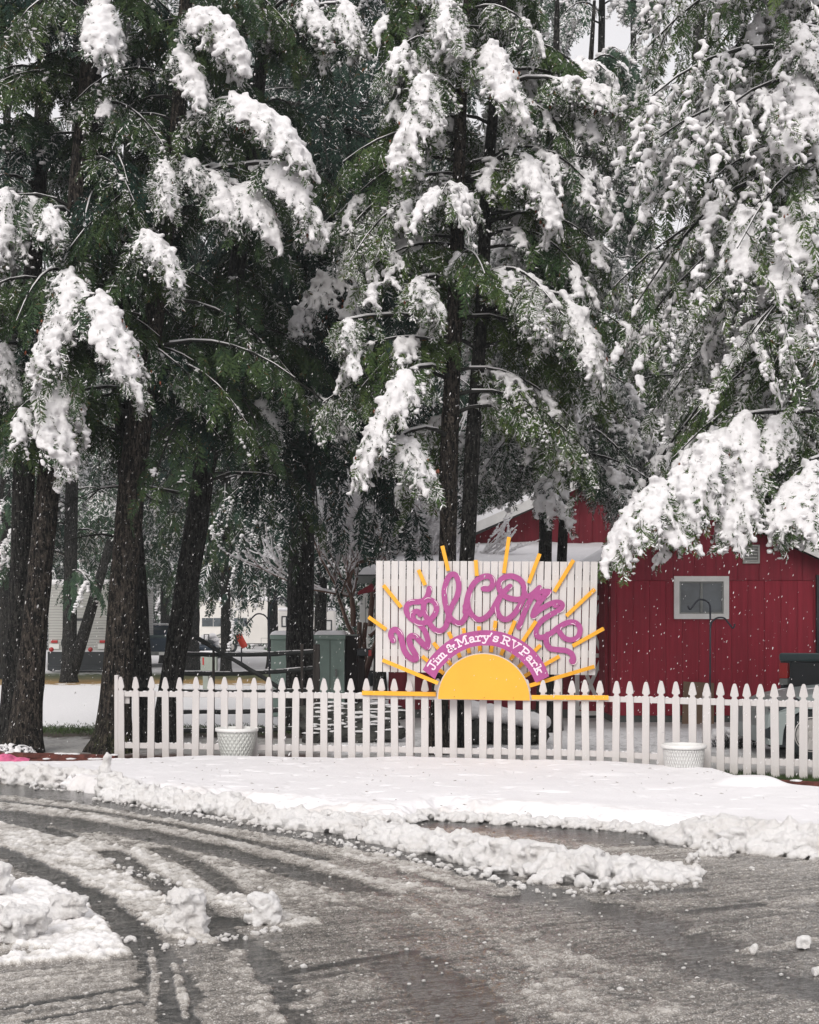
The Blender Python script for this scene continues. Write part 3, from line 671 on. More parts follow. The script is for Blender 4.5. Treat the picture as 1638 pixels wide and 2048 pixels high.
mb = MB(); q = [P(u, v, 26.6) for u, v in ((752, 1163), (752, 1182), (716, 1190), (716, 1184))]; mb.prism([(p.x, p.z) for p in q], 26.42, 26.6); mb.build('soffit_board', 'red_siding_dull', shed)
# rake trim going up to the barn's left fascia is part of the barn; sliding door with white cross frame
yd = YL - .06; dx0, dx1, dz0, dz1 = P(1150, 0, yd).x, P(1213, 0, yd).x, zz(1431, yd), zz(1191, yd)
mb = MB(); frame(mb, dx0, dx1, dz0, dz1, .085, yd, yd + .03)
zm = (dz0 + dz1) / 2; mb.box(dx0 + .086, dx1 - .086, yd + .002, yd + .028, zm - .04, zm + .04)
for za_, zb_ in ((dz0 + .08, zm - .04), (zm + .04, dz1 - .08)):
    mb.bar((dx0 + .1, yd + .012, za_ + .03), (dx1 - .1, yd + .012, zb_ - .03), .07, .014); mb.bar((dx0 + .1, yd + .017, zb_ - .03), (dx1 - .1, yd + .017, za_ + .03), .07, .012)
door = mb.build('door', 'trim_white', shed)
MB().box(dx0 + .02, dx1 - .02, yd + .031, yd + .05, dz0 + .02, dz1 - .02).build('door_panel', 'red_siding', door)
# brown board leaning on the barn wall
bb = P(1372, 1440, 25.6); bt = P(1428, 1363, 25.9)
t = thing('leaning_board', Vector((bb.x, 25.6, 0)), 'brown sheet of board leaning on the barn wall below the window', 'board')
MB().add([P(1364, 1449, 25.55), P(1428, 1449, 25.55), P(1428, 1366, 25.9), P(1367, 1363, 25.9)] + [p + Vector((0, .03, 0)) for p in (P(1364, 1449, 25.55), P(1428, 1449, 25.55), P(1428, 1366, 25.9), P(1367, 1363, 25.9))],
         [(0, 1, 2, 3), (7, 6, 5, 4), (0, 4, 5, 1), (1, 5, 6, 2), (2, 6, 7, 3), (3, 7, 4, 0)]).build('panel', 'cardboard', t)
# ================================================================ shepherd hooks
def hook(name, pts_list, y, label, base_uv, w=.011):
    b = P(base_uv[0], base_uv[1], y); t = thing('plant_hook', Vector((b.x, y, 0)), label, 'plant hook', 'black garden hooks')
    for nm, pts in pts_list:
        if nm == 'pole': q = [P(u, v, y) for u, v in pts]; q[-1].z = -.05
        else: q = [Vector((a, y, c)) for a, c in crom([(P(u, v, y).x, P(u, v, y).z) for u, v in pts], 6)]
        MB().tube(q, w, 8).build(nm, 'iron', t, True)
hook('r', [('pole', [(1420.5, 1212), (1420.5, 1300), (1419, 1470)]), ('arm', [(1376, 1212), (1380, 1219), (1387, 1211), (1397, 1200), (1411, 1201), (1420, 1212), (1420.5, 1240)]),
           ('arm', [(1420.5, 1256), (1424, 1244), (1434, 1236), (1448, 1236), (1457, 1246), (1466, 1256), (1470, 1248)])], 17.3, 'black double garden hook standing in front of the barn window', (1420, 1500))
hook('l', [('pole', [(538, 1236), (538, 1300), (540, 1500)]), ('arm', [(490, 1242), (494, 1247), (502, 1238), (514, 1228), (528, 1230), (537, 1242), (538, 1262)]),
           ('arm', [(538, 1236), (542, 1212), (552, 1198), (566, 1196), (576, 1205)])], 21.0, 'dark double garden hook between the log rails and the green utility cabinets', (540, 1500))
# ================================================================ rustic log rail fence
YR = 22.6
lf = thing('log_fence', Vector((P(354, 0, YR).x, YR, 0)), 'weathered log rail fence with a tall snow-capped end post and diagonal brace', 'fence')
def log(a, b, r, nm='rail', mat='pole_wood_x', sag=0, seed=0):
    a, b = Vector(a), Vector(b); n = 14; pts = []; rg = random.Random(seed)
    for i in range(n + 1):
        t_ = i / n; p = a.lerp(b, t_); p.z -= sag * math.sin(math.pi * t_); p.z += rg.uniform(-.006, .006); pts.append(p)
    return MB().tube(pts, [r * rg.uniform(.9, 1.1) for _ in pts], 10).build(nm, mat, lf, True)
log(P(354, 1475, YR), P(355, 1236, YR), .072, 'post', 'pole_wood', 0, 1)
V, Fa = blobs_np([(P(355, 1234, YR).x, YR, P(355, 1233, YR).z, .07, .07, .035)], ICO2, 1); np_mesh('snow_cap', V, Fa, 'snow_tree', lf, True)
log(P(427, 1470, YR - .1), P(427, 1300, YR - .1), .022, 'post', 'pole_wood', 0, 2)
log(P(604, 1470, YR - .1), P(604, 1288, YR - .1), .024, 'post', 'pole_wood', 0, 3)
log(P(632, 1430, YR + .1), P(633, 1288, YR + .1), .058, 'post', 'pole_wood', 0, 4)
for k, (va, vb, sg) in enumerate(((1308, 1303, .03), (1347, 1336, .04), (1383, 1380, .02), (1424, 1416, .02), (1461, 1455, .02))):
    r = log(P(362, va, YR - .02), P(632, vb, YR + .1), .036, 'rail', 'pole_wood_x', sg, 10 + k)
    B = []
    a, b = P(362, va, YR - .02), P(632, vb, YR + .1)
    for i in range(60):
        t_ = (i + rnd.random()) / 60
        if rnd.random() < .65: p = a.lerp(b, t_); B.append((p.x, p.y, p.z + .035 - sg * math.sin(math.pi * t_), .05, .022, .008))
    V, Fa = blobs_np(B, ICO1, k); np_mesh('snow', V, Fa, 'snow_tree', r, True)
log(P(362, 1256, YR - .1), P(575, 1385, YR - .3), .034, 'brace', 'pole_wood_x', 0, 30)
# ================================================================ green utility cabinets
def cabinet(u0, u1, v0, v1, y, depth, label, dark_side=0):
    a, b = P(u0, v1, y), P(u1, v0, y); t = thing('utility_cabinet', Vector(((a.x + b.x) / 2, y, 0)), label, 'utility cabinet', 'green utility cabinets')
    MB().box(a.x, b.x, y, y + depth, .0, b.z - .09).build('body', 'cabinet', t, bevel=.01)
    MB().box(a.x - .02, b.x + .02, y - .03, y + depth + .02, b.z - .088, b.z).build('lid', 'cabinet', t, bevel=.01)
    xm_ = (a.x + b.x) / 2; mb = MB(); mb.box(xm_ - .004, xm_ + .004, y - .006, y - .001, .05, b.z - .1); mb.box(a.x + .02, b.x - .02, y - .006, y - .001, .45, .455); mb.build('door_seam', 'cabinet_dark', t)
    MB().box(b.x - .18, b.x - .14, y - .03, y - .001, .8, .95).build('handle', 'galv', t)
    nx_, ny_ = 30, 20; s_, t_ = np.meshgrid(np.linspace(0, 1, nx_), np.linspace(0, 1, ny_), indexing='ij'); ed = np.minimum(np.minimum(s_, 1 - s_) * (b.x - a.x), np.minimum(t_, 1 - t_) * depth)
    X = a.x - .02 + (b.x - a.x + .04) * s_; Y = y - .03 + (depth + .05) * t_; Z = b.z + .003 + (.075 * np.clip(ed / .06, 0, 1) ** .5) * (.8 + .4 * fbm(X * 2, Y * 2, None, 3, 5)); i = (np.arange(nx_ - 1)[:, None] * ny_ + np.arange(ny_ - 1)[None]).ravel()
    np_mesh('snow', np.stack([X, Y, Z], -1).reshape(-1, 3), np.stack([i, i + ny_, i + ny_ + 1, i + 1], -1), 'snow', t, True)
cabinet(542, 625, 1270, 1440, 27.5, 1.0, 'green utility cabinet with snow on its lid, left one, half behind a dark trunk')
cabinet(631, 689, 1270, 1440, 27.0, 1.0, 'green utility cabinet with snow on its lid, right one, its shaded side built as a dark box')
a, b = P(691, 1440, 27.2), P(714, 1272, 27.2)
t = thing('shaded_cabinet_side', Vector((a.x, 27.2, 0)), 'tall dark brown box standing in for the shaded side of the right green cabinet', 'cabinet side')  # dark-coloured box added for the shaded side of the right cabinet
MB().box(a.x, b.x, 27.2, 28.1, 0, b.z).build('body', 'cabinet_dark', t, bevel=.01); MB().box(a.x - .01, b.x + .01, 27.18, 28.12, b.z + .001, b.z + .03).build('lid', 'galv', t)
a, b = P(716, 1440, 27.0), P(729, 1300, 27.0)
t = thing('meter_post', Vector((a.x, 27.0, 0)), 'dark square post with a black meter box on top, left of the sign', 'post')
MB().box(a.x, b.x, 27.0, 27.2, 0, b.z).build('post', 'cabinet_dark', t, bevel=.008)
c, d = P(714, 1312, 26.95), P(741, 1297, 26.95); MB().box(c.x, d.x, 26.88, 27.18, c.z, d.z).build('meter_box', 'black', t, bevel=.02); c, d = P(737, 1312, 26.9), P(743, 1300, 26.9); MB().box(c.x, d.x, 26.86, 26.879, c.z, d.z).build('lens', 'red_lens', t)
# power pedestal
y = 36.5; t = thing('power_pedestal', Vector((P(416, 0, y).x, y, 0)), 'pale grey power pedestal box on a short post in the snow behind the log fence', 'pedestal')
a, b = P(401, 1342, y), P(433, 1306, y); MB().box(a.x, b.x, y, y + .25, a.z, b.z).build('box', 'pedestal', t, bevel=.012); MB().box(a.x - .03, b.x + .03, y - .03, y + .28, b.z + .001, b.z + .05).build('snow', 'snow', t, True, bevel=.02)
a, b = P(405, 1385, y), P(416, 1343, y); MB().box(a.x, b.x, y + .05, y + .2, 0, b.z).build('post', 'pedestal', t, bevel=.01)
MB().box(P(405, 0, y).x, P(408, 0, y).x, y - .006, y - .001, P(0, 1330, y).z, P(0, 1315, y).z).build('breaker_label', 'red_lens', t)
# red bucket-like newspaper tube on a post
y = 62; t = thing('red_tube', Vector((P(484, 0, y).x, y, 0)), 'tilted bright orange-red plastic tube on a thin post in front of the camper', 'mailbox')
c = P(483, 1282, y); R = Matrix.Rotation(math.radians(-28), 3, 'Y'); mb = MB(); pr = [(0, -.33), (.13, -.32), (.15, -.2), (.15, .2), (.17, .24), (.14, .33), (0, .34)]
tmp = MB(); tmp.lathe(pr, (0, 0, 0), 20); mb.add([c + R @ Vector(v) for v in tmp.v], tmp.f); mb.build('tube', 'red_flag', t, True)
MB().tube([(c.x, y, 0), (c.x, y, c.z - .3)], .03, 8).build('post', 'iron', t); MB().box(c.x - .28, c.x - .15, y - .05, y + .05, c.z - .12, c.z + .1).build('cap', 'black', t)
# ================================================================ vehicles
def wheel(parent, x, y, r, w, axis='y', nm='wheel', spokes=10, face=-1, holes=True):
    """axle along y (side view towards the camera)"""
    pr = [(r * .62, -w / 2), (r * .93, -w / 2), (r, -w / 2 + .03), (r, w / 2 - .03), (r * .93, w / 2), (r * .62, w / 2)]
    mb = MB(); mb.lathe(pr, (x, y, r), 40, axis, caps=False); wh = mb.build(nm, 'rubber', parent, True)
    f = y + face * w / 2 if axis == 'y' else y
    mb = MB()
    if axis == 'y':
        mb.lathe([(r * .60, w / 2 * face * .2), (r * .68, w / 2 * face * .9), (r * .70, w / 2 * face), (r * .66, w / 2 * face * 1.02), (r * .62, w / 2 * face * .8)], (x, y, r), 40, 'y')
        for k in range(spokes):
            a = 2 * math.pi * k / spokes; mb.bar((x + math.cos(a) * r * .10, f + .02 * -face, r + math.sin(a) * r * .10), (x + math.cos(a + .06) * r * .64, f + .01 * -face, r + math.sin(a + .06) * r * .64), r * .085, .02)
        mb.lathe([(0, 0), (r * .14, 0), (r * .16, .03)] if face < 0 else [(0, 0), (r * .14, 0), (r * .16, -.03)], (x, f, r), 16, 'y')
        mb.build('rim', 'metal', wh, fix=True)
        MB().lathe([(0, .0), (r * .6, .0)], (x, y + face * w * .15, r), 24, 'y').build('hub_plate', 'black', wh)
    return wh
def arch(cx, r, n=12, z0=0): return [(cx + r * math.cos(math.pi - math.pi * k / n), z0 + r * math.sin(math.pi - math.pi * k / n)) for k in range(n + 1)]
# silver car, side-on behind the fence
yc = 18.7; xb = P(1530, 0, yc).x
car = thing('silver_car', Vector((xb + 2.2, yc + .9, 0)), 'silver grey car nose with multi-spoke alloy wheel behind the right end of the fence', 'car')
rw = .335; w1, w2 = xb + .63 + .0, xb + 3.25
prof = [(0.03, .20), (0, .42), (.02, .60), (.10, .70), (.30, .80), (.62, .875), (1.15, .935), (1.28, .96), (1.85, 1.36), (2.4, 1.44), (3.1, 1.42), (3.75, 1.12), (4.2, 1.02), (4.3, .8), (4.28, .3)]
low = [(4.2, .2), (3.25 + .40, .2)] + [(3.25 + .39 * math.cos(a), .31 + .39 * math.sin(a)) for a in np.linspace(0, math.pi, 14)] + [(3.25 - .40, .2), (.63 + .40, .2)] + [(.63 + .39 * math.cos(a), .31 + .39 * math.sin(a)) for a in np.linspace(0, math.pi, 14)] + [(.63 - .40, .2)]
poly = [(xb + a, b) for a, b in prof[:-1]] + [(xb + a, b) for a, b in low]
n = len(poly); vs = []; W = 1.72
for k, (ins, yy_) in enumerate(((.10, 0), (.0, .07), (.0, W - .07), (.10, W))):
    for (x, z) in poly:
        s = 1.0; cab = max(0, min(1, (z - .95) / .45)); vs.append((x + (.03 if x < xb + .2 and ins else 0), yc + yy_ + (1 if k < 2 else -1) * (cab * .22), z - (.02 if ins and z > .6 else 0)))
fs = [tuple(range(n))[::-1], tuple(range(3 * n, 4 * n))] + [(k * n + i, k * n + (i + 1) % n, (k + 1) * n + (i + 1) % n, (k + 1) * n + i) for k in range(3) for i in range(n)]
MB().add(vs, fs).build('body', 'silver', car, fix=True)
MB().box(xb + .15, xb + 4.1, yc + .12, yc + W - .12, .16, .6).build('underbody', 'black', car)
wheel(car, w1, yc + .13, rw, .21); wheel(car, w2, yc + .13, rw, .21); wheel(car, w1, yc + W - .13, rw, .21, face=1); wheel(car, w2, yc + W - .13, rw, .21, face=1)
mb = MB(); mb.prism([(xb + 1.42, 1.0), (xb + 1.90, 1.32), (xb + 2.4, 1.37), (xb + 2.4, 1.0)], yc + .13, yc + .145); mb.prism([(xb + 2.46, 1.0), (xb + 2.46, 1.37), (xb + 3.05, 1.35), (xb + 3.5, 1.08)], yc + .13, yc + .145); mb.build('side_window', 'glass', car)
mb = MB(); mb.prism([(xb - .005, .40), (xb + .10, .46), (xb + .16, .34), (xb + .10, .27), (xb, .30)], yc - .004, yc + .05); mb.build('fog_lamp', 'black', car)
mb = MB(); mb.prism([(xb + .05, .68), (xb + .42, .83), (xb + .50, .78), (xb + .12, .62)], yc - .003, yc + .08); mb.build('headlight', 'glass', car)
mb = MB(); mb.prism([(xb + .02 + .25, .70), (xb + .33, .70), (xb + .40, .60), (xb + .37, .60)], yc - .002, yc + .01); mb.build('bumper_seam', 'black', car)
mb = MB(); mb.box(xb + .9, xb + 1.5, yc - .10, yc - .02, .96, 1.06); mb.build('door_mirror', 'silver', car, bevel=.03)
nx_, ny_ = 40, 40; s_, t_ = np.meshgrid(np.linspace(0, 1, nx_), np.linspace(0, 1, ny_), indexing='ij'); X = xb + .12 + 1.05 * s_; Y = yc + .16 + (W - .32) * t_; Z = np.interp(X - xb, [a for a, b in prof[:8]], [b for a, b in prof[:8]]) + .06 * (fbm(X * 3, Y * 3, None, 3, 2) - .5) - .012
i = (np.arange(nx_ - 1)[:, None] * ny_ + np.arange(ny_ - 1)[None]).ravel(); np_mesh('hood_snow', np.stack([X, Y, Z], -1).reshape(-1, 3), np.stack([i, i + ny_, i + ny_ + 1, i + 1], -1), 'snow', car, True)

def pickup(name, loc, yaw, label, body, L=5.3, W=1.85, cat='truck', snow=True):
    """rear faces -y before yaw; built around its rear centre"""
    t = bpy.data.objects.new(name, None); COL.objects.link(t); t.location = loc; tag(t, label, cat)
    def B(nm, mat, mb, par=None, **k):
        o = mb.build(nm, mat, None, **k); o.parent = par or t; return o
    h = W / 2
    B('bed', body, MB().box(-h, -h + .07, .03, 2.0, .55, 1.28).box(h - .07, h, .03, 2.0, .55, 1.28).box(-h + .07, h - .07, .1, 2.0, .55, .66), bevel=.02)
    B('tailgate', body, MB().box(-h + .16, h - .16, 0, .06, .62, 1.24), bevel=.02)
    B('top_rail', 'truck_grey', MB().box(-h - .005, h + .005, -.03, .12, 1.243, 1.37), bevel=.035)
    for s in (-1, 1):
        B('taillight', 'red_lens', MB().box(s * h - (.13 if s > 0 else 0), s * h + (.13 if s < 0 else 0), -.012, .1, .98, 1.22), bevel=.01)
        B('reflector', 'galv', MB().box(s * h - (.13 if s > 0 else 0), s * h + (.13 if s < 0 else 0), -.010, .1, .88, .976), bevel=.01)
    B('bumper', 'galv', MB().box(-h, h, -.16, -.02, .50, .66), bevel=.02)
    B('number_plate', 'trim_white', MB().box(-.16, .16, -.175, -.162, .52, .64))
    B('cab', body, MB().add([(-h, 2.02, .5), (h, 2.02, .5), (h, 3.6, .5), (-h, 3.6, .5), (-h, 2.02, 1.25), (h, 2.02, 1.25), (h, 3.75, 1.2), (-h, 3.75, 1.2), (-h + .15, 2.15, 1.80), (h - .15, 2.15, 1.80), (h - .15, 3.1, 1.80), (-h + .15, 3.1, 1.80)],
        [(3, 2, 1, 0), (0, 1, 5, 4), (1, 2, 6, 5), (2, 3, 7, 6), (3, 0, 4, 7), (4, 5, 9, 8), (5, 6, 10, 9), (6, 7, 11, 10), (7, 4, 8, 11), (8, 9, 10, 11)]), bevel=.03)
    B('rear_window', 'glass', MB().add([(-h + .22, 2.05, 1.32), (h - .22, 2.05, 1.32), (h - .28, 2.12, 1.70), (-h + .28, 2.12, 1.70)], [(0, 1, 2, 3)]))
    B('hood', body, MB().box(-h, h, 3.6, L, .5, 1.12), bevel=.08)
    for x in (-h + .13, h - .13):
        for y_ in (1.0, L - .95): B('wheel', 'rubber', MB().lathe([(.05, -.12), (.34, -.12), (.37, -.09), (.37, .09), (.34, .12), (.05, .12)], (x, y_, .37), 28, 'x'), smooth=True)
    if snow:
        rg = random.Random(hash(label) % 99); Bl = []
        for _ in range(90): Bl.append((rg.uniform(-h + .25, h - .25), rg.uniform(2.2, 3.05), 1.80, .16, .16, .07))
        for _ in range(60): Bl.append((rg.uniform(-h + .25, h - .25), rg.uniform(3.75, L - .2), 1.12, .18, .18, .06))
        V, Fa = blobs_np(Bl, ICO1, 3); o = np_mesh('snow', V, Fa, 'snow_tree', None, True); o.parent = t
    t.rotation_euler = (0, 0, -yaw); return t
tx = P(1568, 0, 21.2).x
pk = pickup('black_pickup', (tx + .80, 21.2 - .15, 0), math.radians(33), 'black pickup truck tailgate with grey top rail and red taillight, parked beside the barn', 'black', 4.6)
Bl = [(.1 + .09 * i, .35 + rnd.uniform(-.05, .05), 1.40 + rnd.uniform(0, .05), .17, .2, .10) for i in range(9)]
V, Fa = blobs_np(Bl, ICO2, 4, .08); o = np_mesh('snow_heap', V, Fa, 'snow_tree', None, True); o.parent = pk
o = MB().tube([(.1, .7, 1.56), (.8, .7, 1.56)], .035, 8).build('rack_bar', 'galv'); o.parent = pk
pickup('dark_pickup', (P(325, 0, 60).x, 60, 0), math.radians(-12), 'dark blue pickup with snow on its roof and a red taillight, behind the leaning trunk', 'navy')
pickup('blue_pickup', (P(8, 0, 58).x, 58, 0), math.radians(-60), 'dark blue pickup patched with snow at the far left edge behind the trunks', 'navy')
def trailer_mat(name, c, pitch=.11):
    k = NT(name); k.set(.5, .3); sep = k.n('ShaderNodeSeparateXYZ'); k.l(k.obj(), sep.inputs[0])
    g = k.ramp(k.math('FRACT', k.math('DIVIDE', sep.outputs[2], pitch)), [(0.0, 0.0), (.2, 1.0), (.8, 1.0), (1.0, 0.0)])
    k.base(k.mix(g, tuple(x * .55 for x in c), k.ramp(k.noise(1.1, 4), [(.3, tuple(x * .93 for x in c)), (.7, c)]))); k.bump(g, .5, .02); return k.m
M['corrug'] = trailer_mat('corrugated_trailer', (.46, .455, .43))
# travel trailer seen from behind, left
y = 56.0; a, b = P(97, 1310, y), P(219, 1168, y); W_ = b.x - a.x; sk = .28
tr = thing('travel_trailer', Vector(((a.x + b.x) / 2, y, 0)), 'grey white corrugated travel trailer seen from behind between the left trunks, red tail lamps', 'trailer')
zb, zt_ = a.z, b.z; Lr = 5.6
def skew(x, yy_): return x + (yy_ - y) * 0.13
vs = []; 
for yy_ in (y, y + Lr):
    for x, z in ((a.x, zb), (b.x, zb), (b.x, zt_ - .15), (b.x - .15, zt_), (a.x + .15, zt_), (a.x, zt_ - .15)): vs.append((skew(x, yy_), yy_, z))
MB().add(vs, [(5, 4, 3, 2, 1, 0), (6, 7, 8, 9, 10, 11)] + [(i, (i + 1) % 6, (i + 1) % 6 + 6, i + 6) for i in range(6)]).build('body', 'corrug', tr, fix=True)
vs = [(skew(x, yy_), yy_, z) for yy_ in (y - .02, y + Lr) for x, z in ((a.x, zt_ - .05), (b.x, zt_ - .05), (b.x, zt_ + .18), (a.x, zt_ + .18))]
MB().add(vs, [(3, 2, 1, 0), (4, 5, 6, 7)] + [(i, (i + 1) % 4, (i + 1) % 4 + 4, i + 4) for i in range(4)]).build('roof_snow', 'snow', tr, bevel=.06, fix=True)
for u in (109, 206): c = P(u, 1283, y); MB().box(c.x - .13, c.x + .13, y - .05, y - .005, c.z - .055, c.z + .055).build('tail_lamp', 'red_lens', tr, bevel=.01)
for u in (109, 206): c = P(u, 1293, y); MB().box(c.x - .2, c.x + .2, y - .045, y - .004, c.z - .1, c.z + .1).build('lamp_panel', 'rv_white', tr)
c = P(162, 1239, y); MB().box(c.x - .2, c.x + .2, y - .03, y - .004, c.z - .05, c.z + .05).build('number_plate', 'black', tr)
for u, v, w_ in ((134, 1213, .55), (166, 1213, .45), (200, 1257, .3)):
    c = P(u, v, y); mb = MB()
    for k in range(6): mb.box(c.x - w_ / 2 + k * w_ / 6, c.x - w_ / 2 + k * w_ / 6 + w_ / 9, y - .008, y - .004, c.z - .03, c.z + .03)
    mb.build('lettering', 'galv', tr)
c = P(142, 1286, y); MB().lathe([(.1, -.1), (.34, -.1), (.36, 0), (.34, .1), (.1, .1)], (c.x, y - .15, c.z), 26, 'y').build('spare_wheel', 'rubber', tr, True)
MB().box(a.x + .05, b.x - .05, y - .06, y + .1, zb - .16, zb - .002).build('bumper', 'black', tr, bevel=.02)
for dy in (2.4, 3.3): MB().lathe([(.05, -.11), (.33, -.11), (.36, -.08), (.36, .08), (.33, .11), (.05, .11)], (skew(b.x, y + dy) - .15, y + dy, .36), 24, 'x').build('wheel', 'rubber', tr, True)
# low black utility trailer in front of it
y = 53; a, b = P(95, 1340, y), P(214, 1301, y)
ut = thing('utility_trailer', Vector(((a.x + b.x) / 2, y, 0)), 'low black box utility trailer dusted with snow in front of the corrugated travel trailer', 'trailer')
MB().box(a.x, b.x, y, y + .06, .28, b.z - .05).box(a.x, a.x + .06, y + .061, y + 2.4, .28, b.z - .05).box(b.x - .06, b.x, y + .061, y + 2.4, .28, b.z - .05).box(a.x + .061, b.x - .061, y + .061, y + 2.4, .3, .36).build('body', 'black', ut, bevel=.01)
MB().box(a.x - .02, b.x + .02, y - .02, y + .08, b.z - .047, b.z).build('snowy_rim', 'snow_tree', ut, bevel=.01)
MB().box(a.x, b.x, y - .005, y + .1, .08, .278).build('skirt', 'black', ut)
for u in (103, 181): c = P(u, 1299, y); MB().lathe([(0, -.03), (.085, -.02), (.09, .03), (0, .03)], (c.x, y - .03, c.z), 16, 'y').build('round_lamp', 'red_lens', ut, True)
for x in (a.x - .12, b.x + .12): MB().lathe([(.05, -.1), (.28, -.1), (.3, 0), (.28, .1), (.05, .1)], (x, y + 1.2, .3), 22, 'x').build('wheel', 'rubber', ut, True)
# cream fifth-wheel camper, side on
y = 90.0; a, b = P(372, 1300, y), P(556, 1202, y)
rv = thing('camper_trailer', Vector(((a.x + b.x) / 2, y, 0)), 'long cream camper trailer with dark window strip and swoosh stripes behind the log fence', 'trailer')
z0_ = P(0, 1288, y).z
c1 = P(590, 1222, y); fz = P(0, 1262, y).z
mb = MB(); mb.prism([(a.x, z0_), (b.x - .1, z0_), (b.x + .25, z0_ + .9), (c1.x, z0_ + 1.0), (c1.x, c1.z - .4), (c1.x - .35, c1.z), (b.x, b.z - .12), (b.x - .1, b.z), (a.x, b.z)], y, y + 2.4); mb.build('body', 'rv_cream', rv, bevel=.05)
MB().box(a.x, b.x - .05, y - .04, y + 2.44, b.z + .003, b.z + .24).build('roof_snow', 'snow', rv, True, bevel=.09)
MB().box(P(403, 0, y).x, P(413, 0, y).x, y + .5, y + 1.2, b.z + .24, b.z + .55).build('roof_unit', 'rv_white', rv, bevel=.08)
for u0, u1 in ((404, 426), (427, 446), (463, 478), (479, 494)):
    p, q = P(u0, 1253, y), P(u1, 1236, y); MB().box(p.x, q.x, y - .02, y - .002, p.z, q.z).build('window', 'glass', rv)
for pts in ([(428, 1273), (450, 1266), (470, 1261), (490, 1260)], [(428, 1276), (455, 1272), (470, 1270), (488, 1269)]):
    q = [P(u, v, y - .012) for u, v in pts]; MB().tube(q, [.03, .09, .07, .015], 6).build('stripe', 'galv', rv)
for u in (436, 462): c = P(u, 1297, y); MB().lathe([(.05, -.12), (.35, -.12), (.38, 0), (.35, .12), (.05, .12)], (c.x, y + .15, .38), 26, 'y').build('wheel', 'rubber', rv, True); MB().lathe([(0, -.14), (.2, -.14), (.22, -.12)], (c.x, y + .15, .38), 20, 'y').build('hub_cap', 'metal', rv, True)
MB().box(a.x, P(535, 0, y).x, y - .005, y + .1, .62, z0_ - .003).build('skirt', 'black', rv)
p, q = P(522, 1287, y), P(536, 1276, y); mb = MB(); frame(mb, p.x, q.x, p.z, q.z, .02, y - .01, y - .002); mb.build('hatch', 'galv', rv)
# second camper behind the dark trunk
y = 84.0; a, b = P(556, 1300, y), P(668, 1222, y)
r2 = thing('camper_trailer', Vector(((a.x + b.x) / 2, y, 0)), 'cream camper with dark framed windows, partly behind the dark trunk and green cabinets', 'trailer')
MB().box(a.x, b.x, y, y + 2.4, .6, b.z).build('body', 'rv_cream', r2, bevel=.06); MB().box(a.x, b.x, y - .05, y + 2.4, b.z + .003, b.z + .2).build('roof_snow', 'snow', r2, True, bevel=.08)
for u0, u1, v0, v1 in ((563, 574, 1254, 1232), (646, 664, 1262, 1240), (632, 644, 1270, 1226)):
    p, q = P(u0, v0, y), P(u1, v1, y); mb = MB(); frame(mb, p.x, q.x, p.z, q.z, .07, y - .04, y - .002); f_ = mb.build('window', 'black', r2)
    MB().box(p.x + .071, q.x - .071, y - .02, y - .004, p.z + .071, q.z - .071).build('blind', 'rv_white', f_)
MB().box(a.x, b.x, y - .004, y + .1, .2, .58).build('skirt', 'black', r2)
# white box trailer left of the sign
y = 40.0; a, b = P(719, 1345, y), P(812, 1188, y)
wt = thing('white_cargo_trailer', Vector(((a.x + b.x) / 2, y, 0)), 'tall white cargo trailer with latched doors, between the bare tree and the sign', 'trailer')
MB().box(a.x, b.x, y, y + 4.5, .5, b.z).build('body', 'rv_white', wt, bevel=.03); MB().box(a.x, b.x, y - .03, y + 4.5, b.z + .003, b.z + .12).build('roof_snow', 'snow', wt, True, bevel=.05)
for u in (731, 743): p = P(u, 1250, y); MB().box(p.x - .008, p.x + .008, y - .012, y - .002, .6, b.z - .1).build('door_bar', 'galv', wt)
for v in (1274, 1292): p = P(745, v, y); MB().box(p.x - .12, p.x + .02, y - .03, y - .013, p.z - .02, p.z + .02).build('latch', 'galv', wt)
for x in (a.x + .3, b.x - .3): MB().lathe([(.05, -.1), (.3, -.1), (.33, 0), (.3, .1), (.05, .1)], (x, y + 1.2, .33), 24, 'x').build('wheel', 'rubber', wt, True)
# snow-covered quad bike
y = 74; c = P(413, 1300, y)
qb = thing('quad_bike', Vector((c.x, y, 0)), 'dark quad bike loaded with snow parked in front of the camper windows', 'quad bike')
MB().box(c.x - .5, c.x + .5, y, y + 1.5, .45, .75).build('body', 'navy', qb, bevel=.12); MB().box(c.x - .35, c.x + .35, y + .1, y + .8, .76, 1.0).build('seat', 'black', qb, bevel=.1)
MB().tube([(c.x - .42, y + .8, 1.15), (c.x, y + .9, 1.05), (c.x + .42, y + .8, 1.15)], .03, 8).build('handlebar', 'iron', qb, True)
for x in (c.x - .45, c.x + .45):
    for dy in (.2, 1.3): MB().lathe([(.05, -.13), (.27, -.13), (.31, 0), (.27, .13), (.05, .13)], (x, y + dy, .31), 22, 'x').build('wheel', 'rubber', qb, True)
Bl = [(c.x + dx, y + rnd.uniform(0, 1), z_, .28, .3, .16) for dx, z_ in ((-.3, .85), (.3, .85), (0, 1.05), (.2, 1.2), (-.15, 1.15), (.35, 1.0))]; V, Fa = blobs_np(Bl, ICO2, 5, .1); np_mesh('snow', V, Fa, 'snow_tree', qb, True)
mb = MB(); mb.tube([(c.x - .12, y, .95), (c.x - .12, y, 1.3), (c.x + .12, y, 1.3), (c.x + .12, y, .95)], .03, 8); mb.build('rack', 'iron', qb, True)
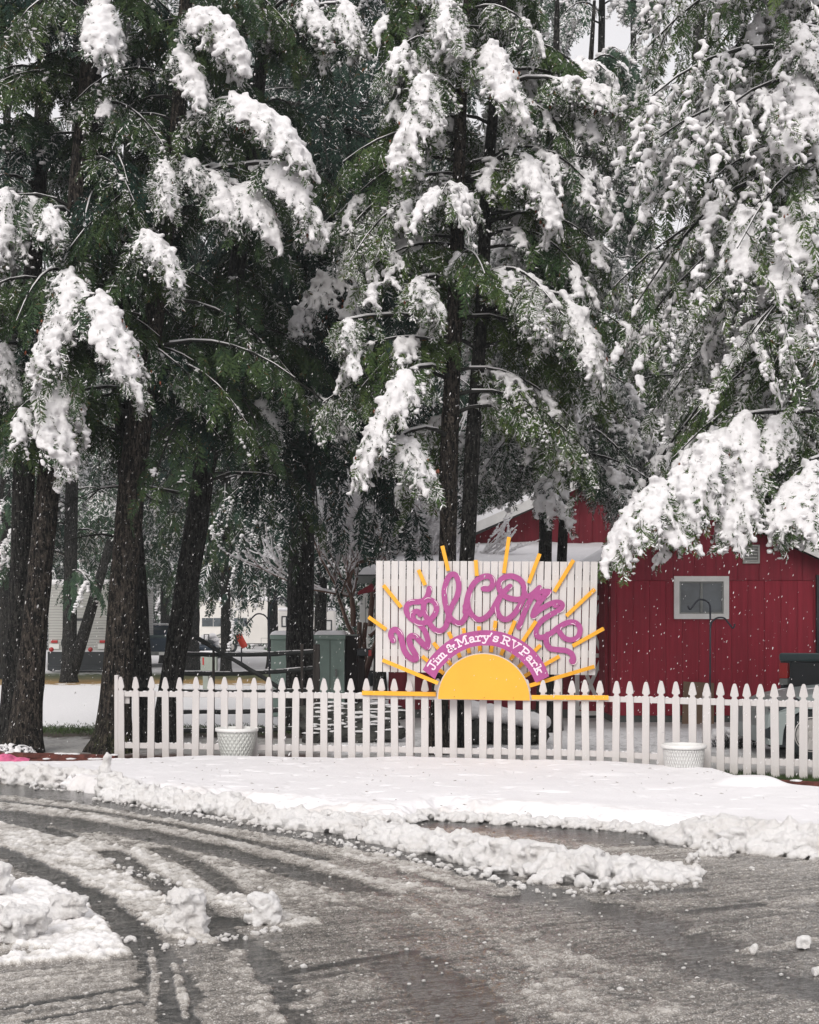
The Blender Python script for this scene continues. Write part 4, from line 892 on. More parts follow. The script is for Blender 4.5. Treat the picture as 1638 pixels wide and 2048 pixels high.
# ================================================================ stacked rock wall with snow, behind the pickets
yw = 21.5; xa_, xb_ = P(612, 0, yw).x, P(800, 0, yw).x
rwl = thing('rock_wall', Vector(((xa_ + xb_) / 2, yw, 0)), 'low wall of stacked dark rocks with snow lines, behind the pickets left of the sign', 'wall')
rows = []; snw = []; rg = random.Random(8)
for _ in range(150):
    x = rg.uniform(xa_, xb_); lv = rg.random(); r_ = rg.uniform(.05, .15); hgt_ = .12 + .46 * lv; rows.append((x, yw + lv * .5 + rg.uniform(-.06, .06), hgt_ - r_ * .6, r_ * rg.uniform(1, 1.7), r_, r_ * rg.uniform(.5, .85)))
    if rg.random() < .5: snw.append((x, rows[-1][1] - .02, rows[-1][2] + rows[-1][5] * .95, r_ * rg.uniform(.7, 1.2), r_ * .7, .018))
V, Fa = blobs_np(rows, ICO2, 2, .16); np_mesh('stones', V, Fa, 'rock', rwl); V, Fa = blobs_np(snw, ICO2, 3, .15); np_mesh('snow', V, Fa, 'snow_tree', rwl, True)
# snow-capped mossy rocks right of the sun
yw = 21.2; c0, c1_ = P(925, 0, yw).x, P(1082, 0, yw).x
rk = thing('mossy_rock_bed', Vector(((c0 + c1_) / 2, yw, 0)), 'mossy rock bed under a thick rounded snow cap, behind the pickets below the sun', 'rock bed')
Bl = []; Sn = []
for i in range(16):
    t_ = i / 15; x = c0 + (c1_ - c0) * t_; h_ = .40 - .16 * t_; Bl.append((x, yw + rg.uniform(-.08, .1), h_ * .5, .12, .2, h_ * .55)); Sn.append((x + rg.uniform(-.03, .03), yw + rg.uniform(-.05, .06), h_ + .14 - .05 * t_, .16, .26, .15 - .03 * t_))
V, Fa = blobs_np(Bl, ICO2, 6, .2); np_mesh('rocks', V, Fa, 'rock', rk); V, Fa = blobs_np(Sn, ICO3, 6, .05); fuse('snow_cap', V, Fa, 'snow_tree', .03, rk, .02, 6, 5, 2)
# snow-covered low shrub near the car
yw = 20.6; Bl = []; c0, c1_ = P(1425, 0, yw).x, P(1512, 0, yw).x
sb = thing('low_shrub', Vector(((c0 + c1_) / 2, yw, 0)), 'low dark shrub flattened under snow between the hook and the silver car', 'shrub')
Sn = [(c0 + (c1_ - c0) * rg.random(), yw + rg.uniform(-.15, .15), .16 + rg.uniform(0, .09), .1, .14, .06) for _ in range(30)]; Tw = MB()
for _ in range(160):
    x = c0 + (c1_ - c0) * rg.random(); yy_ = yw + rg.uniform(-.25, .15); an = rg.uniform(-1, 1); Tw.tube([(x, yy_, 0), (x + an * .12, yy_ - .05, rg.uniform(.08, .2))], .005, 4, False)
Tw.build('twigs', 'limb', sb); V, Fa = blobs_np(Sn, ICO2, 9, .15); np_mesh('snow', V, Fa, 'snow_tree', sb, True)
# landscaping timbers (reddish)
def timber(pa, pb, label, r=.06):
    a, b = G(*pa), G(*pb); t = thing('landscape_timber', ((a.x + b.x) / 2, (a.y + b.y) / 2, 0), label, 'timber edging', 'red-brown timber edging')
    n = 24; pts = [Vector((a.x + (b.x - a.x) * i / n, a.y + (b.y - a.y) * i / n, r * .9)) for i in range(n + 1)]; MB().tube(pts, [r * rg.uniform(.92, 1.06) for _ in pts], 8).build('beam', 'timber', t)
    Bl = []
    for i in range(120):
        u_ = rg.random()
        if vnoise(np.array([u_ * 14.]), np.array([a.x]))[0] > .55: Bl.append((a.x + (b.x - a.x) * u_, a.y + (b.y - a.y) * u_, r * 1.85, .05, .04, .012))
    if Bl: V, Fa = blobs_np(Bl, ICO1, 2); np_mesh('snow', V, Fa, 'snow_tree', t, True)
timber((-60, 1519), (232, 1527), 'rear reddish brown edging timber at the left, behind the snow ridge')
timber((60, 1535), (290, 1536), 'front reddish brown edging timber at the left end of the picket fence')
timber((1500, 1577), (1720, 1588), 'reddish edging timber at the right edge below the pickets')
# painted pink rock
c = G(30, 1531); t_ = [(c.x - .12, c.y, .05, .16, .14, .10), (c.x + .08, c.y, .04, .15, .12, .07), (c.x + .17, c.y - .02, .03, .1, .1, .05)]
V, Fa = blobs_np(t_, ICO3, 3, .06); o = fuse('painted_rock', V, Fa, 'pink_rock', .015, None, .012, 9, 2, 1); tag(o, 'bright pink painted rock dusted with snow at the far left roadside', 'rock')
# bare lamp arm at the left edge
y = 31; t = thing('street_lamp', Vector((P(-40, 0, y).x, y, 0)), 'street lamp arm with a flat white snow-topped head at the left edge between trunks', 'street lamp')
p, q = P(-18, 0, y), P(14, 872, y); MB().tube([(P(-40, 0, y).x, y, 0), (P(-40, 0, y).x, y, q.z - .1)], .05, 10).build('pole', 'iron', t, True)
MB().tube([(P(-40, 0, y).x, y, q.z - .12), (p.x, y, q.z - .03)], .025, 8).build('arm', 'iron', t, True); MB().box(p.x, q.x, y - .12, y + .12, q.z - .06, q.z + .01).build('lamp_head', 'galv', t, bevel=.03); MB().box(p.x + .01, q.x - .01, y - .11, y + .11, q.z + .012, q.z + .06).build('snow', 'snow', t, True, bevel=.025)
# ================================================================ conifers
UP = Vector((0, 0, 1))
def proto(n, sub, seed, wid=.045, long_=.34):
    """one drooping flat spray: axis +X of length 1, flat in XY"""
    rg = random.Random(seed); V = []; T = []
    def tri(a, b, c): k = len(V); V.extend([tuple(a), tuple(b), tuple(c)]); T.append((k, k + 1, k + 2))
    def blade(b, d, l, w_, tilt=0):
        d = Vector(d).normalized(); s = d.cross(UP).normalized() * w_; s.z += tilt * w_; m_ = b + d * (l * .45); t_ = b + d * l + Vector((0, 0, -l * .12))
        tri(b, m_ + s, t_); tri(b, t_, m_ - s)
    N = 6
    for i in range(N):
        x0_, x1_ = i / N, (i + 1) / N; a = Vector((x0_, 0, -.28 * x0_ ** 2)); b = Vector((x1_, 0, -.28 * x1_ ** 2)); w_ = .018 * (1 - x0_) + .004
        tri(a + Vector((0, w_, 0)), a - Vector((0, w_, 0)), b)
    for i in range(n):
        x = .05 + .92 * i / n
        for sd_ in (-1, 1):
            an = math.radians(rg.uniform(34, 62)); l = (long_ * (1 - x) ** .65 + .09) * rg.uniform(.7, 1.2)
            d = Vector((math.cos(an), sd_ * math.sin(an), -rg.uniform(.05, .55))); b = Vector((x + rg.uniform(-.02, .02), 0, -.28 * x * x))
            blade(b, d, l, wid * rg.uniform(.7, 1.2), rg.uniform(-.6, .6))
            for j in range(sub):
                s_ = (.25 + .6 * (j + rg.random()) / sub); p = b + d.normalized() * l * s_
                a2 = an + rg.choice((-1, 1)) * rg.uniform(.5, 1.0); d2 = Vector((math.cos(a2), sd_ * math.sin(a2), -rg.uniform(0, .7))).normalized()
                ll = l * rg.uniform(.3, .5); sdv = d2.cross(UP).normalized() * wid * .7; q = p + d2 * ll
                tri(p - sdv * .6, p + sdv, q)
    return np.array(V, np.float32), np.array(T, np.int32)
PHI = [proto(10, 3, s, .032, .30) for s in (1, 2, 3)]; PMID = [proto(9, 1, s + 10, .046, .32) for s in (1, 2, 3)]; PLO = [proto(5, 0, s + 20, .09, .40) for s in (1, 2, 3)]

class Tree:
    def __init__(s, seed, q='hi'):
        s.rg = random.Random(seed); s.fr = []; s.limbs = MB(); s.blob = []; s.seed = seed; s.q = q; s.white = MB(); s.cones = []
    def frond(s, o, x, z, sc, tone, snow): 
        x = x.normalized(); y = z.cross(x); 
        if y.length < 1e-3: y = Vector((1, 0, 0)).cross(x)
        y.normalize(); z = x.cross(y); s.fr.append((o.x, o.y, o.z, x.x * sc, x.y * sc, x.z * sc, y.x * sc, y.y * sc, y.z * sc, z.x * sc, z.y * sc, z.z * sc, tone, snow))
    def bough(s, P0, P1, P2, width, nsec=10, dust=.15, heavy=0.0, fs=.42, lr=.03, hang=.35, t0=.22, tone=.4, br=.075):
        """quadratic limb P0-P1-P2 with drooping side sprays; heavy = chance that a side spray carries a thick snow load"""
        rg = s.rg; B = lambda t: P0 * ((1 - t) ** 2) + P1 * (2 * t * (1 - t)) + P2 * (t * t)
        dB = lambda t: ((P1 - P0) * (1 - t) + (P2 - P1) * t)
        pts = [B(i / 7) for i in range(8)]; s.limbs.tube(pts, [lr * (1 - .85 * i / 7) + .004 for i in range(8)], 5 if s.q != 'lo' else 4, False)
        if heavy > 0 or dust > .25:
            s.white.tube([p + Vector((0, 0, lr * (1 - .8 * i / 7) * .6 + .004)) for i, p in enumerate(pts)][1:], [(lr * (1 - .8 * i / 7) * .75 + .003) * rg.uniform(.5, 1.15) for i in range(1, 8)], 5, False)
        up = UP; tb = tone + rg.uniform(-.15, .15)
        for k in range(nsec):
            t = t0 + (1 - t0) * (k + rg.random() * .6) / nsec; pos = B(min(t, 1)); tan = dB(min(t, 1)).normalized()
            h = tan.cross(up); h = h.normalized() if h.length > .05 else Vector((rg.uniform(-1, 1), rg.uniform(-1, 1), 0)).normalized()
            side = 1 if k % 2 else -1; e = math.sin(math.pi * min(1, .18 + .78 * (1 - t)))   # widest mid-way
            l2 = width * (.35 + .65 * e) * rg.uniform(.75, 1.15)
            d0 = (tan * .7 + h * side * rg.uniform(.5, 1.0) + Vector((0, 0, -.10))).normalized(); q = []
            dr = rg.uniform(.25, .6) + hang
            for j in range(5): s_ = j / 4; q.append(pos + d0 * (l2 * s_) + Vector((0, 0, -l2 * dr * s_ * s_)))
            if s.q == 'hi': s.limbs.tube(q, [.009, .007, .005, .004, .002], 3, False)
            hv = rg.random() < heavy
            nf = 5 if s.q == 'hi' else (4 if s.q == 'mid' else 3)
            for j in range(nf):
                s_ = (j + .6) / nf; a = q[min(3, int(s_ * 4))]; b = q[min(4, int(s_ * 4) + 1)]; p = a.lerp(b, s_ * 4 - int(s_ * 4)) if s_ < 1 else q[4]
                tg = (b - a).normalized(); lat = tg.cross(up); lat = lat.normalized() if lat.length > .05 else h
                sd_ = 1 if j % 2 else -1; x = tg * rg.uniform(.5, 1) + lat * sd_ * rg.uniform(.2, .8) + Vector((0, 0, -rg.uniform(0, .5) - hang * .8))
                zn = Vector((rg.uniform(-.5, .5), rg.uniform(-.5, .5), 1)); sc = fs * rg.uniform(.7, 1.25) * (1.0 if t < .85 else .8)
                s.frond(p, x, zn, sc, min(1, max(0, tb + rg.uniform(-.25, .25))), dust if not hv else max(.35, dust))
                if hv:
                    xx = x.normalized(); m_ = 8; ll = xx.cross(zn).normalized()
                    for i in range(m_):
                        f = (i + rg.random()) / m_; r_ = br * rg.uniform(.42, .95) * (1 - .45 * f); lo = rg.uniform(-.20, .20) * sc * (1 - .6 * f)
                        c_ = p + xx * (sc * f * .85) + ll * lo + Vector((0, 0, -sc * .24 * f * f + r_ * .30 - abs(lo) * .25)); s.blob.append((c_.x, c_.y, c_.z, r_ * 1.25, r_ * 1.2, r_ * .7))
                elif rg.random() < dust * .9:
                    xx = x.normalized(); ll = xx.cross(zn).normalized(); r0 = rg.uniform(.012, .030) * (1 if s.q == 'hi' else 1.5)
                    for _ in range(6 if s.q == 'hi' else 4):
                        f = rg.uniform(.05, .9); r_ = r0 * rg.uniform(.5, 1.2); c_ = p + xx * (sc * f) + ll * (sc * rg.uniform(-.16, .16)) + Vector((0, 0, -sc * .28 * f * f + r_ * .3)); s.white_blob(c_, r_)
            if hv:
                for j in range(4):
                    f = (1.2 + 2.7 * rg.random()); i_ = int(f); a = q[i_].lerp(q[i_ + 1], f - i_); r_ = br * rg.uniform(.5, .9); s.blob.append((a.x + rg.uniform(-.03, .03), a.y + rg.uniform(-.03, .03), a.z + r_ * .3, r_ * 1.15, r_ * 1.15, r_ * .8))
    def white_blob(s, c, r):
        if not hasattr(s, 'wb'): s.wb = []
        rg = s.rg; s.wb.append((c.x, c.y, c.z, r * rg.uniform(.8, 1.9), r * rg.uniform(.8, 1.7), r * rg.uniform(.5, 1.3)))
    def crown(s, name, mat, parent, rgs=0):
        A = np.array(s.fr, np.float32); rng = np.random.default_rng(s.seed); PR = {'hi': PHI, 'mid': PMID, 'lo': PLO}[s.q]
        Vs, Fs, To, Sn, off = [], [], [], [], 0; pick = rng.integers(0, 3, len(A))
        for k in range(3):
            a = A[pick == k]; V0, T0 = PR[k]
            if not len(a): continue
            fr = a[:, 3:12].reshape(-1, 3, 3); V = np.einsum('vi,nij->nvj', V0, fr) + a[:, None, :3]
            n, v = len(a), len(V0); m = len(T0); Vs.append(V.reshape(-1, 3)); Fs.append((T0[None] + (np.arange(n, dtype=np.int32) * v)[:, None, None]).reshape(-1, 3) + off); off += n * v
            tn = np.clip(a[:, 12:13] * .92 + rng.normal(0, .10, (n, m)), 0, .93); br_ = rng.random((n, m)) < .012; tn = np.where(br_, 1.0, tn); To.append(tn.ravel())
            # snow lies in patches along a spray
            ph = rng.random((n, 1)); pat = np.sin((np.arange(m)[None] / m + ph) * 6.28 * 2) * .5 + .5
            Sn.append((rng.random((n, m)) < a[:, 13:14] * (.4 + 1.2 * pat)).astype(np.float32).ravel())
        return np_mesh(name, np.concatenate(Vs), np.concatenate(Fs), mat, parent, False, [('tone', 'FACE', np.concatenate(To)), ('snow', 'FACE', np.concatenate(Sn))])
    def finish(s, obj, leafm, snowvox=.026):
        if s.cones: V, Fa = blobs_np(s.cones, ICO1, s.seed, .2); np_mesh('cones', V, Fa, 'cone', obj)
        s.crown('crown', leafm, obj); s.limbs.build('limbs', 'limb', obj, True)
        Vs, Fs, off = [], [], 0; wb = getattr(s, 'wb', [])
        if wb:
            V, Fa = blobs_np(wb, ICO1, s.seed, .35); Vs.append(V); Fs.append(Fa + off); off += len(V)
        if s.white.v:
            V = np.array(s.white.v, np.float32); q = np.array([f for f in s.white.f], np.int32); Fa = np.concatenate([q[:, [0, 1, 2]], q[:, [0, 2, 3]]]); Vs.append(V); Fs.append(Fa + off); off += len(V)
        if s.blob and s.q != 'hi':
            V, Fa = blobs_np(s.blob, ICO1, s.seed, .3); Vs.append(V); Fs.append(Fa + off); off += len(V)
        if Vs: np_mesh('snow', np.concatenate(Vs), np.concatenate(Fs), 'snow_tree', obj, True)
        if s.blob and s.q == 'hi':
            V, Fa = blobs_np(s.blob, ICO2, s.seed, .22); fuse('snow_load', V, Fa, 'snow_tree', snowvox, obj, .034, 11, s.seed, 0)
def trunk_path(pts, y, ztop=13.5, dy=None):
    """pts: [(u, v, width px)] from foot to top -> world points and radii, carried on above the frame"""
    out = []
    for i, (u, v, w_) in enumerate(pts): out.append((P(u, v, y), w_ / 2 / FP * y))
    a, b = out[-2][0], out[-1][0]; d = (b - a).normalized()
    if b.z < ztop: e = b + d * ((ztop - b.z) / max(.3, d.z)); out.append((e, out[-1][1] * .6))
    o0 = out[0]; 
    if o0[0].z > 0: dd = (out[1][0] - o0[0]).normalized(); foot = o0[0] - dd * (o0[0].z / max(.3, dd.z)); foot.z = -.05; out.insert(0, (foot, o0[1] * 1.1))
    else: out[0] = (Vector((o0[0].x, o0[0].y, -.05)), o0[1])
    return out
def build_trunk(path, mat, parent, seed=1, flare=1.25, n=22):
    P_ = []; R_ = []
    for i in range(len(path) - 1):
        (a, ra), (b, rb) = path[i], path[i + 1]; m = max(2, int((b - a).length / .22))
        for k in range(m): t = k / m; P_.append(a.lerp(b, t)); R_.append(ra + (rb - ra) * t)
    P_.append(path[-1][0]); R_.append(path[-1][1])
    # soften the bends
    Q = [p.copy() for p in P_]
    for it in range(4):
        for i in range(1, len(Q) - 1): Q[i] = (Q[i - 1] + Q[i] * 2 + Q[i + 1]) / 4
    R_ = [r * (1 + (flare - 1) * math.exp(-max(0, q.z) / .28)) for r, q in zip(R_, Q)]
    H_ = {}
    ks = np.arange(n); 
    for i, q in enumerate(Q):
        an = 2 * np.pi * ks / n; root = math.exp(-max(0, q.z) / .35)
        H_[i] = 1 + .16 * (fbm(np.cos(an) * 2.2 + seed * 7, np.sin(an) * 2.2, np.full(n, q.z * 1.1), 3, seed) - .5) + .13 * (vnoise(np.cos(an) * 9 + seed, np.sin(an) * 9, np.full(n, q.z * 3.), seed) - .5) + root * .22 * (np.cos(an * 5 + seed) * .5 + .2)
    mb = MB(); mb.tube(Q, R_, n, True, lambda i, k: H_[i][k]); return mb.build('trunk', mat, parent, True)
def at_z(path, z):
    for (a, ra), (b, rb) in zip(path[:-1], path[1:]):
        if a.z <= z <= b.z: t = (z - a.z) / (b.z - a.z + 1e-9); return a.lerp(b, t), ra + (rb - ra) * t
    return path[-1] if z > path[-1][0].z else path[0]
GAPS = ((165, 170, 60, 100, .55), (265, 270, 40, 65, .6), (1140, 90, 60, 70, .42), (1335, 140, 42, 75, .5), (1245, 375, 35, 50, .5), (1040, 240, 35, 40, .5), (1190, 10, 60, 45, .4), (420, 440, 40, 40, .5), (555, 520, 50, 40, .4), (200, 60, 50, 40, .5))
def in_gap(p, rg):
    if p.y < 1: return False
    u = CX + p.x / p.y * FP; v = HZ - (p.z - EYE) / p.y * FP
    for a, b, c, d, pr in GAPS:
        if ((u - a) / c) ** 2 + ((v - b) / d) ** 2 < 1: return rg.random() < pr
    return False
def auto_boughs(T, path, z0, z1, n, L, dust, heavy, hang=.22, fs=.37, nsec=11, wid=.55, front=.5, tone=.4, rise=.26, drop=.5, skip=None, br=.06, az0=None, taper=.35, avoid=0, br_=None):
    rg = T.rg
    for i in range(n):
        dd_ = rg.random() ** 1.5 * 2.1
        z = z0 + (z1 - z0) * ((i + rg.random()) / n); p, r = at_z(path, z)
        az = rg.uniform(0, 2 * math.pi) if rg.random() > front else rg.uniform(math.pi * 1.0, math.pi * 2.0)     # towards the camera half
        if avoid and abs(az - 1.5 * math.pi) < .85 and rg.random() < avoid: az = rg.choice((math.pi, 0)) + rg.uniform(-.6, .6)
        if az0 is not None: az = az0 + rg.uniform(-.9, .9)
        l = L * rg.uniform(.65, 1.2) * (1 - taper * (z - z0) / (z1 - z0 + 1e-6)); d = Vector((math.cos(az), math.sin(az), 0))
        P1 = p + d * (l * .5) + UP * (l * rise * rg.uniform(.4, 1.3)); P2 = p + d * l + UP * (-l * drop * rg.uniform(.3, 1.2))
        if in_gap(P2, rg) or in_gap(P1.lerp(P2, .4), rg): continue
        T.bough(p, P1, P2, wid * rg.uniform(.8, 1.15) * l / 2.0, nsec, min(.6, dust * dd_), heavy * rg.choice((1.6, .6, .2)), fs, .012 + .008 * l, hang, .2, tone, br)
def dead_limbs(T, path, z0, z1, n, L, curve=-.15, az=None):
    rg = T.rg
    for i in range(n):
        z = rg.uniform(z0, z1); p, r = at_z(path, z); a = rg.uniform(0, 6.28) if az is None else az + rg.uniform(-.5, .5); l = L * rg.uniform(.5, 1.1); d = Vector((math.cos(a), math.sin(a), 0)); pts = []
        for k in range(8): t = k / 7; pts.append(p + d * l * t + UP * (l * (.12 * math.sin(t * 2.6) + curve * t * t)) + Vector((rg.uniform(-.02, .02), 0, rg.uniform(-.02, .02))))
        T.limbs.tube(pts, [.028 * (1 - .85 * k / 7) for k in range(8)], 6, False)
        for k in range(2, 8):
            for _ in range(2):
                e = pts[k] + Vector((rg.uniform(-.4, .4), rg.uniform(-.3, .3), rg.uniform(-.35, .12))) * (l / 2); m_ = pts[k].lerp(e, .5) + UP * .03; T.limbs.tube([pts[k], m_, e], [.008, .005, .002], 4, False)
        if rg.random() < .5: T.white.tube([q + UP * .022 for q in pts[1:6]], [.014 * rg.uniform(.5, 1.2) for _ in pts[1:6]], 5, False)
def hero(T, path, y, a, b, width_px, via=None, nsec=18, br=.085, fs=.38, dust=.3, heavy=.72, tone=.5, hang=.25, zatt=None):
    """thickly loaded bough ending at photo row/col a->b at depth y"""
    br *= .84
    A, B_ = P(a[0], a[1], y), P(b[0], b[1], y - .15); s_ = FP / y; za = zatt if zatt is not None else A.z + .1
    p0, r0 = at_z(path, za); L_ = (B_ - A).length; w_ = width_px / s_ * .49
    # supporting limb
    M1 = p0.lerp(A, .5) + UP * .12; T.limbs.tube([p0, p0.lerp(M1, .5) + UP * .03, M1, M1.lerp(A, .6) + UP * .02, A], [.036, .030, .024, .019, .014], 6, False)
    T.white.tube([p0.lerp(M1, .5) + UP * .055, M1 + UP * .025, M1.lerp(A, .6) + UP * .04, A + UP * .015], [.018, .022, .020, .018], 5, False)
    if (M1 - p0).length > .9: T.bough(p0.lerp(M1, .3), M1 + UP * .1, M1 + Vector((0, -.3, -.25)), .55, 9, dust * .5, .15, fs, .012, hang, .2, tone, br * .6)
    T.bough(M1, A + (A - M1) * .15 + UP * .02, A, w_ * .9, 7, dust * .7, .25, fs, .02, hang, .2, tone, br * .7)
    C = A.lerp(B_, .45) + UP * (L_ * .18) + Vector((0, -.15, 0))
    T.bough(A, C, B_, w_ * 1.3, int(nsec * 1.25), dust, heavy, fs * .9, .018, hang, 0.0, tone, br)
    n = max(4, int(L_ / .05)); rg = T.rg
    for _ in range(int(8 + L_ * 18)):
        t = rg.random(); c_ = A * ((1 - t) ** 2) + C * (2 * t * (1 - t)) + B_ * (t * t); r_ = rg.uniform(.011, .018); T.cones.append((c_.x + rg.uniform(-.8, .8) * w_, c_.y + rg.uniform(-.12, .08), c_.z - rg.uniform(.14, .36), r_, r_, r_ * 1.9))
    for i in range(n):
        t = i / n; c_ = A * ((1 - t) ** 2) + C * (2 * t * (1 - t)) + B_ * (t * t); r_ = br * .8 * rg.uniform(.5, 1.3) * (.75 + .35 * math.sin(math.pi * t)); T.blob.append((c_.x + rg.uniform(-.09, .09), c_.y + rg.uniform(-.06, .06), c_.z + r_ * .4 + rg.uniform(-.04, .04), r_ * 1.2, r_ * 1.2, r_ * .75))
def new_tree(name, path, label, group=None): 
    f = path[0][0]; return thing(name, (f.x, f.y, 0), label, 'tree', group)

M['cone'] = paint('brown_cone', (.17, .055, .03), .8, .3, 20)
# ---- near trees -------------------------------------------------------------------------------
NEAR = []
def near(name, pts, y, label, bark_, leafm, seed, z0, n, L, dust, heavy, heroes=(), q='hi', dead=None, flare=1.3, ztop=12.5, **kw):
    path = trunk_path(pts, y, ztop); o = new_tree(name, path, label); build_trunk(path, bark_, o, seed, flare)
    T = Tree(seed, q)
    if n: auto_boughs(T, path, z0, 11.6, n, L, dust, heavy, **kw)
    if dead: dead_limbs(T, path, *dead)
    for h in heroes:
        hero(T, path, h[0], (h[1], h[2]), (h[3], h[4]), h[5], **(h[6] if len(h) > 6 else {}))
    T.finish(o, leafm); NEAR.append(o); return path
# T1 dark slim trunk at the left edge
near('fir_tree', [(22, 1470, 50), (42, 1200, 46), (48, 900, 42), (62, 600, 36), (80, 300, 30), (95, 0, 26)], 20.8, 'dark straight conifer trunk nearest the left edge, close behind the thick brown one', 'bark', 'leaf', 11, 4.6, 21, 1.9, .06, .05,
     heroes=[(19.6, 66, 395, 28, 455, 110, dict(br=.075)), (19.3, 10, 380, -8, 470, 70), (19.4, 2, 690, 25, 760, 50, dict(br=.05))], hang=.35, tone=.35, avoid=.4)
near('fir_tree', [(46, 1505, 66), (66, 1300, 52), (84, 1100, 48), (104, 900, 46), (124, 750, 42), (150, 450, 36), (175, 150, 30), (185, 0, 26)], 19.8, 'thick brown-barked conifer leaning right at the far left, snow-laden boughs hanging beside it', 'bark_brown', 'leaf', 12, 4.6, 28, 1.9, .07, .06,
     heroes=[(18.3, 112, 705, 132, 885, 112, dict(br=.095, nsec=22)), (18.4, 150, 560, 88, 695, 120, dict(br=.075, nsec=20)), (18.0, 190, 590, 275, 720, 130, dict(br=.08, nsec=22)), (18.8, 100, 420, 112, 440, 34, dict(br=.05)),
             (19.0, 198, 5, 215, 60, 90, dict(br=.085)), (18.9, 130, 540, 170, 580, 110, dict(br=.05, heavy=.6))], tone=.55)
near('fir_tree', [(225, 1500, 62), (238, 1300, 58), (252, 1100, 54), (270, 900, 52), (290, 760, 44), (318, 560, 36), (352, 300, 30), (372, 0, 26)], 19.9, 'mossy-footed thick brown conifer standing at the left end of the picket fence', 'bark_moss', 'leaf', 13, 4.6, 32, 2.0, .07, .07,
     heroes=[(18.6, 395, 20, 475, 80, 80, dict(br=.09)), (18.7, 358, 100, 412, 185, 70, dict(br=.085)), (18.4, 470, 195, 605, 300, 85, dict(br=.085, nsec=22)), (18.5, 560, 325, 625, 415, 75, dict(br=.08, nsec=18)), (18.9, 485, 372, 540, 425, 90, dict(br=.075)),
             (18.9, 328, 320, 335, 385, 44, dict(br=.05)), (18.8, 290, 465, 345, 510, 85, dict(br=.06)), (18.9, 430, 345, 460, 420, 55, dict(br=.055)), (19.0, 375, 320, 400, 345, 30, dict(br=.045))], flare=1.5, tone=.5, avoid=.4)
near('fir_tree', [(290, 1500, 42), (276, 1200, 40), (256, 950, 38), (242, 780, 36), (222, 560, 34), (205, 400, 32), (190, 200, 30), (182, 0, 28)], 20.7, 'dark conifer rising behind the mossy one and crossing to its left higher up', 'bark', 'leaf_dark', 14, 5.0, 16, 2.1, .05, .03, dead=(2.6, 8.5, 9, 1.8), tone=.3)
near('fir_tree', [(328, 1470, 48), (352, 1300, 44), (385, 1100, 46), (414, 900, 44), (440, 780, 40), (466, 600, 34), (492, 400, 30), (520, 150, 26), (535, 0, 24)], 21.4, 'dark conifer leaning strongly right behind the tall log fence post', 'bark', 'leaf', 15, 4.8, 34, 2.1, .05, .0, dead=(2.8, 5.2, 7, 2.1), tone=.35,
     heroes=[(20.3, 605, -10, 655, 70, 60, dict(br=.075)), (20.2, 690, 5, 715, 75, 45, dict(br=.06)), (20.4, 525, 25, 545, 45, 34, dict(br=.06))])
near('fir_tree', [(601, 1445, 58), (600, 1250, 54), (604, 1050, 50), (610, 850, 44), (616, 650, 38), (612, 400, 32), (606, 150, 26), (602, 0, 24)], 25.2, 'straight dark conifer standing between the log fence and the two green cabinets', 'bark', 'leaf_dark', 16, 5.3, 60, 2.8, .05, .0, dead=(3.9, 6.0, 12, 3.0, -.18, 3.3), hang=.75, tone=.25, wid=.7, fs=.5, drop=.8,
     heroes=[(21.5, 725, 500, 590, 635, 90, dict(br=.08, nsec=20, zatt=8)), (21.3, 780, 490, 700, 600, 90, dict(br=.08, zatt=8)), (21.0, 520, 800, 545, 850, 60, dict(br=.045, zatt=6)), (21.0, 640, 800, 690, 840, 60, dict(br=.06, zatt=6)), (22, 715, 400, 745, 455, 40, dict(br=.05, heavy=.6, zatt=8.6))])
near('fir_tree', [(874, 1505, 36), (895, 1120, 34), (899, 900, 36), (906, 700, 33), (914, 500, 29), (922, 200, 24), (930, 0, 21)], 19.6, 'left trunk of the slim pair of conifers rising behind the Welcome board', 'bark_brown', 'leaf_olive', 17, 4.5, 36, 1.8, .14, .25, tone=.55, avoid=.85,
     heroes=[(18.4, 820, 740, 725, 905, 100, dict(br=.075, nsec=22)), (18.5, 870, 160, 800, 280, 95, dict(br=.085, nsec=20)), (18.4, 845, 150, 860, 215, 50, dict(br=.06)), (18.6, 800, 870, 850, 920, 90, dict(br=.05)), (18.7, 830, 560, 870, 600, 60, dict(br=.05)), (18.8, 690, 640, 700, 660, 40, dict(br=.045)), (18.5, 890, 0, 900, 50, 60, dict(br=.07))])
near('fir_tree', [(912, 1505, 30), (934, 1120, 30), (944, 900, 30), (962, 650, 26), (972, 400, 24), (988, 200, 21), (1004, 0, 18)], 19.9, 'right trunk of the slim pair of conifers rising behind the Welcome board', 'bark', 'leaf_olive', 18, 5.6, 34, 2.2, .2, .35, tone=.5, avoid=.9, dead=(5.5, 8.5, 6, 2.0, -.1, 0),
     heroes=[(18.9, 975, 90, 1035, 200, 110, dict(br=.085, nsec=22)), (19.0, 1045, 310, 1105, 410, 85, dict(br=.08, nsec=20)), (18.9, 1130, 590, 1200, 720, 90, dict(br=.075, nsec=20)), (19.0, 1060, 590, 1085, 640, 60, dict(br=.05)), (19.2, 1120, 160, 1300, 240, 60, dict(br=.06, heavy=.6))])
near('fir_tree', [(1088, 1455, 30), (1090, 1110, 27), (1094, 900, 26), (1100, 650, 22), (1108, 400, 19), (1112, 150, 15)], 23.6, 'slim grey conifer in front of the shed gable, left of its thinner neighbour', 'bark', 'leaf_grey', 19, 4.2, 46, 1.6, .22, .40, tone=.4, q='hi', hang=.45)
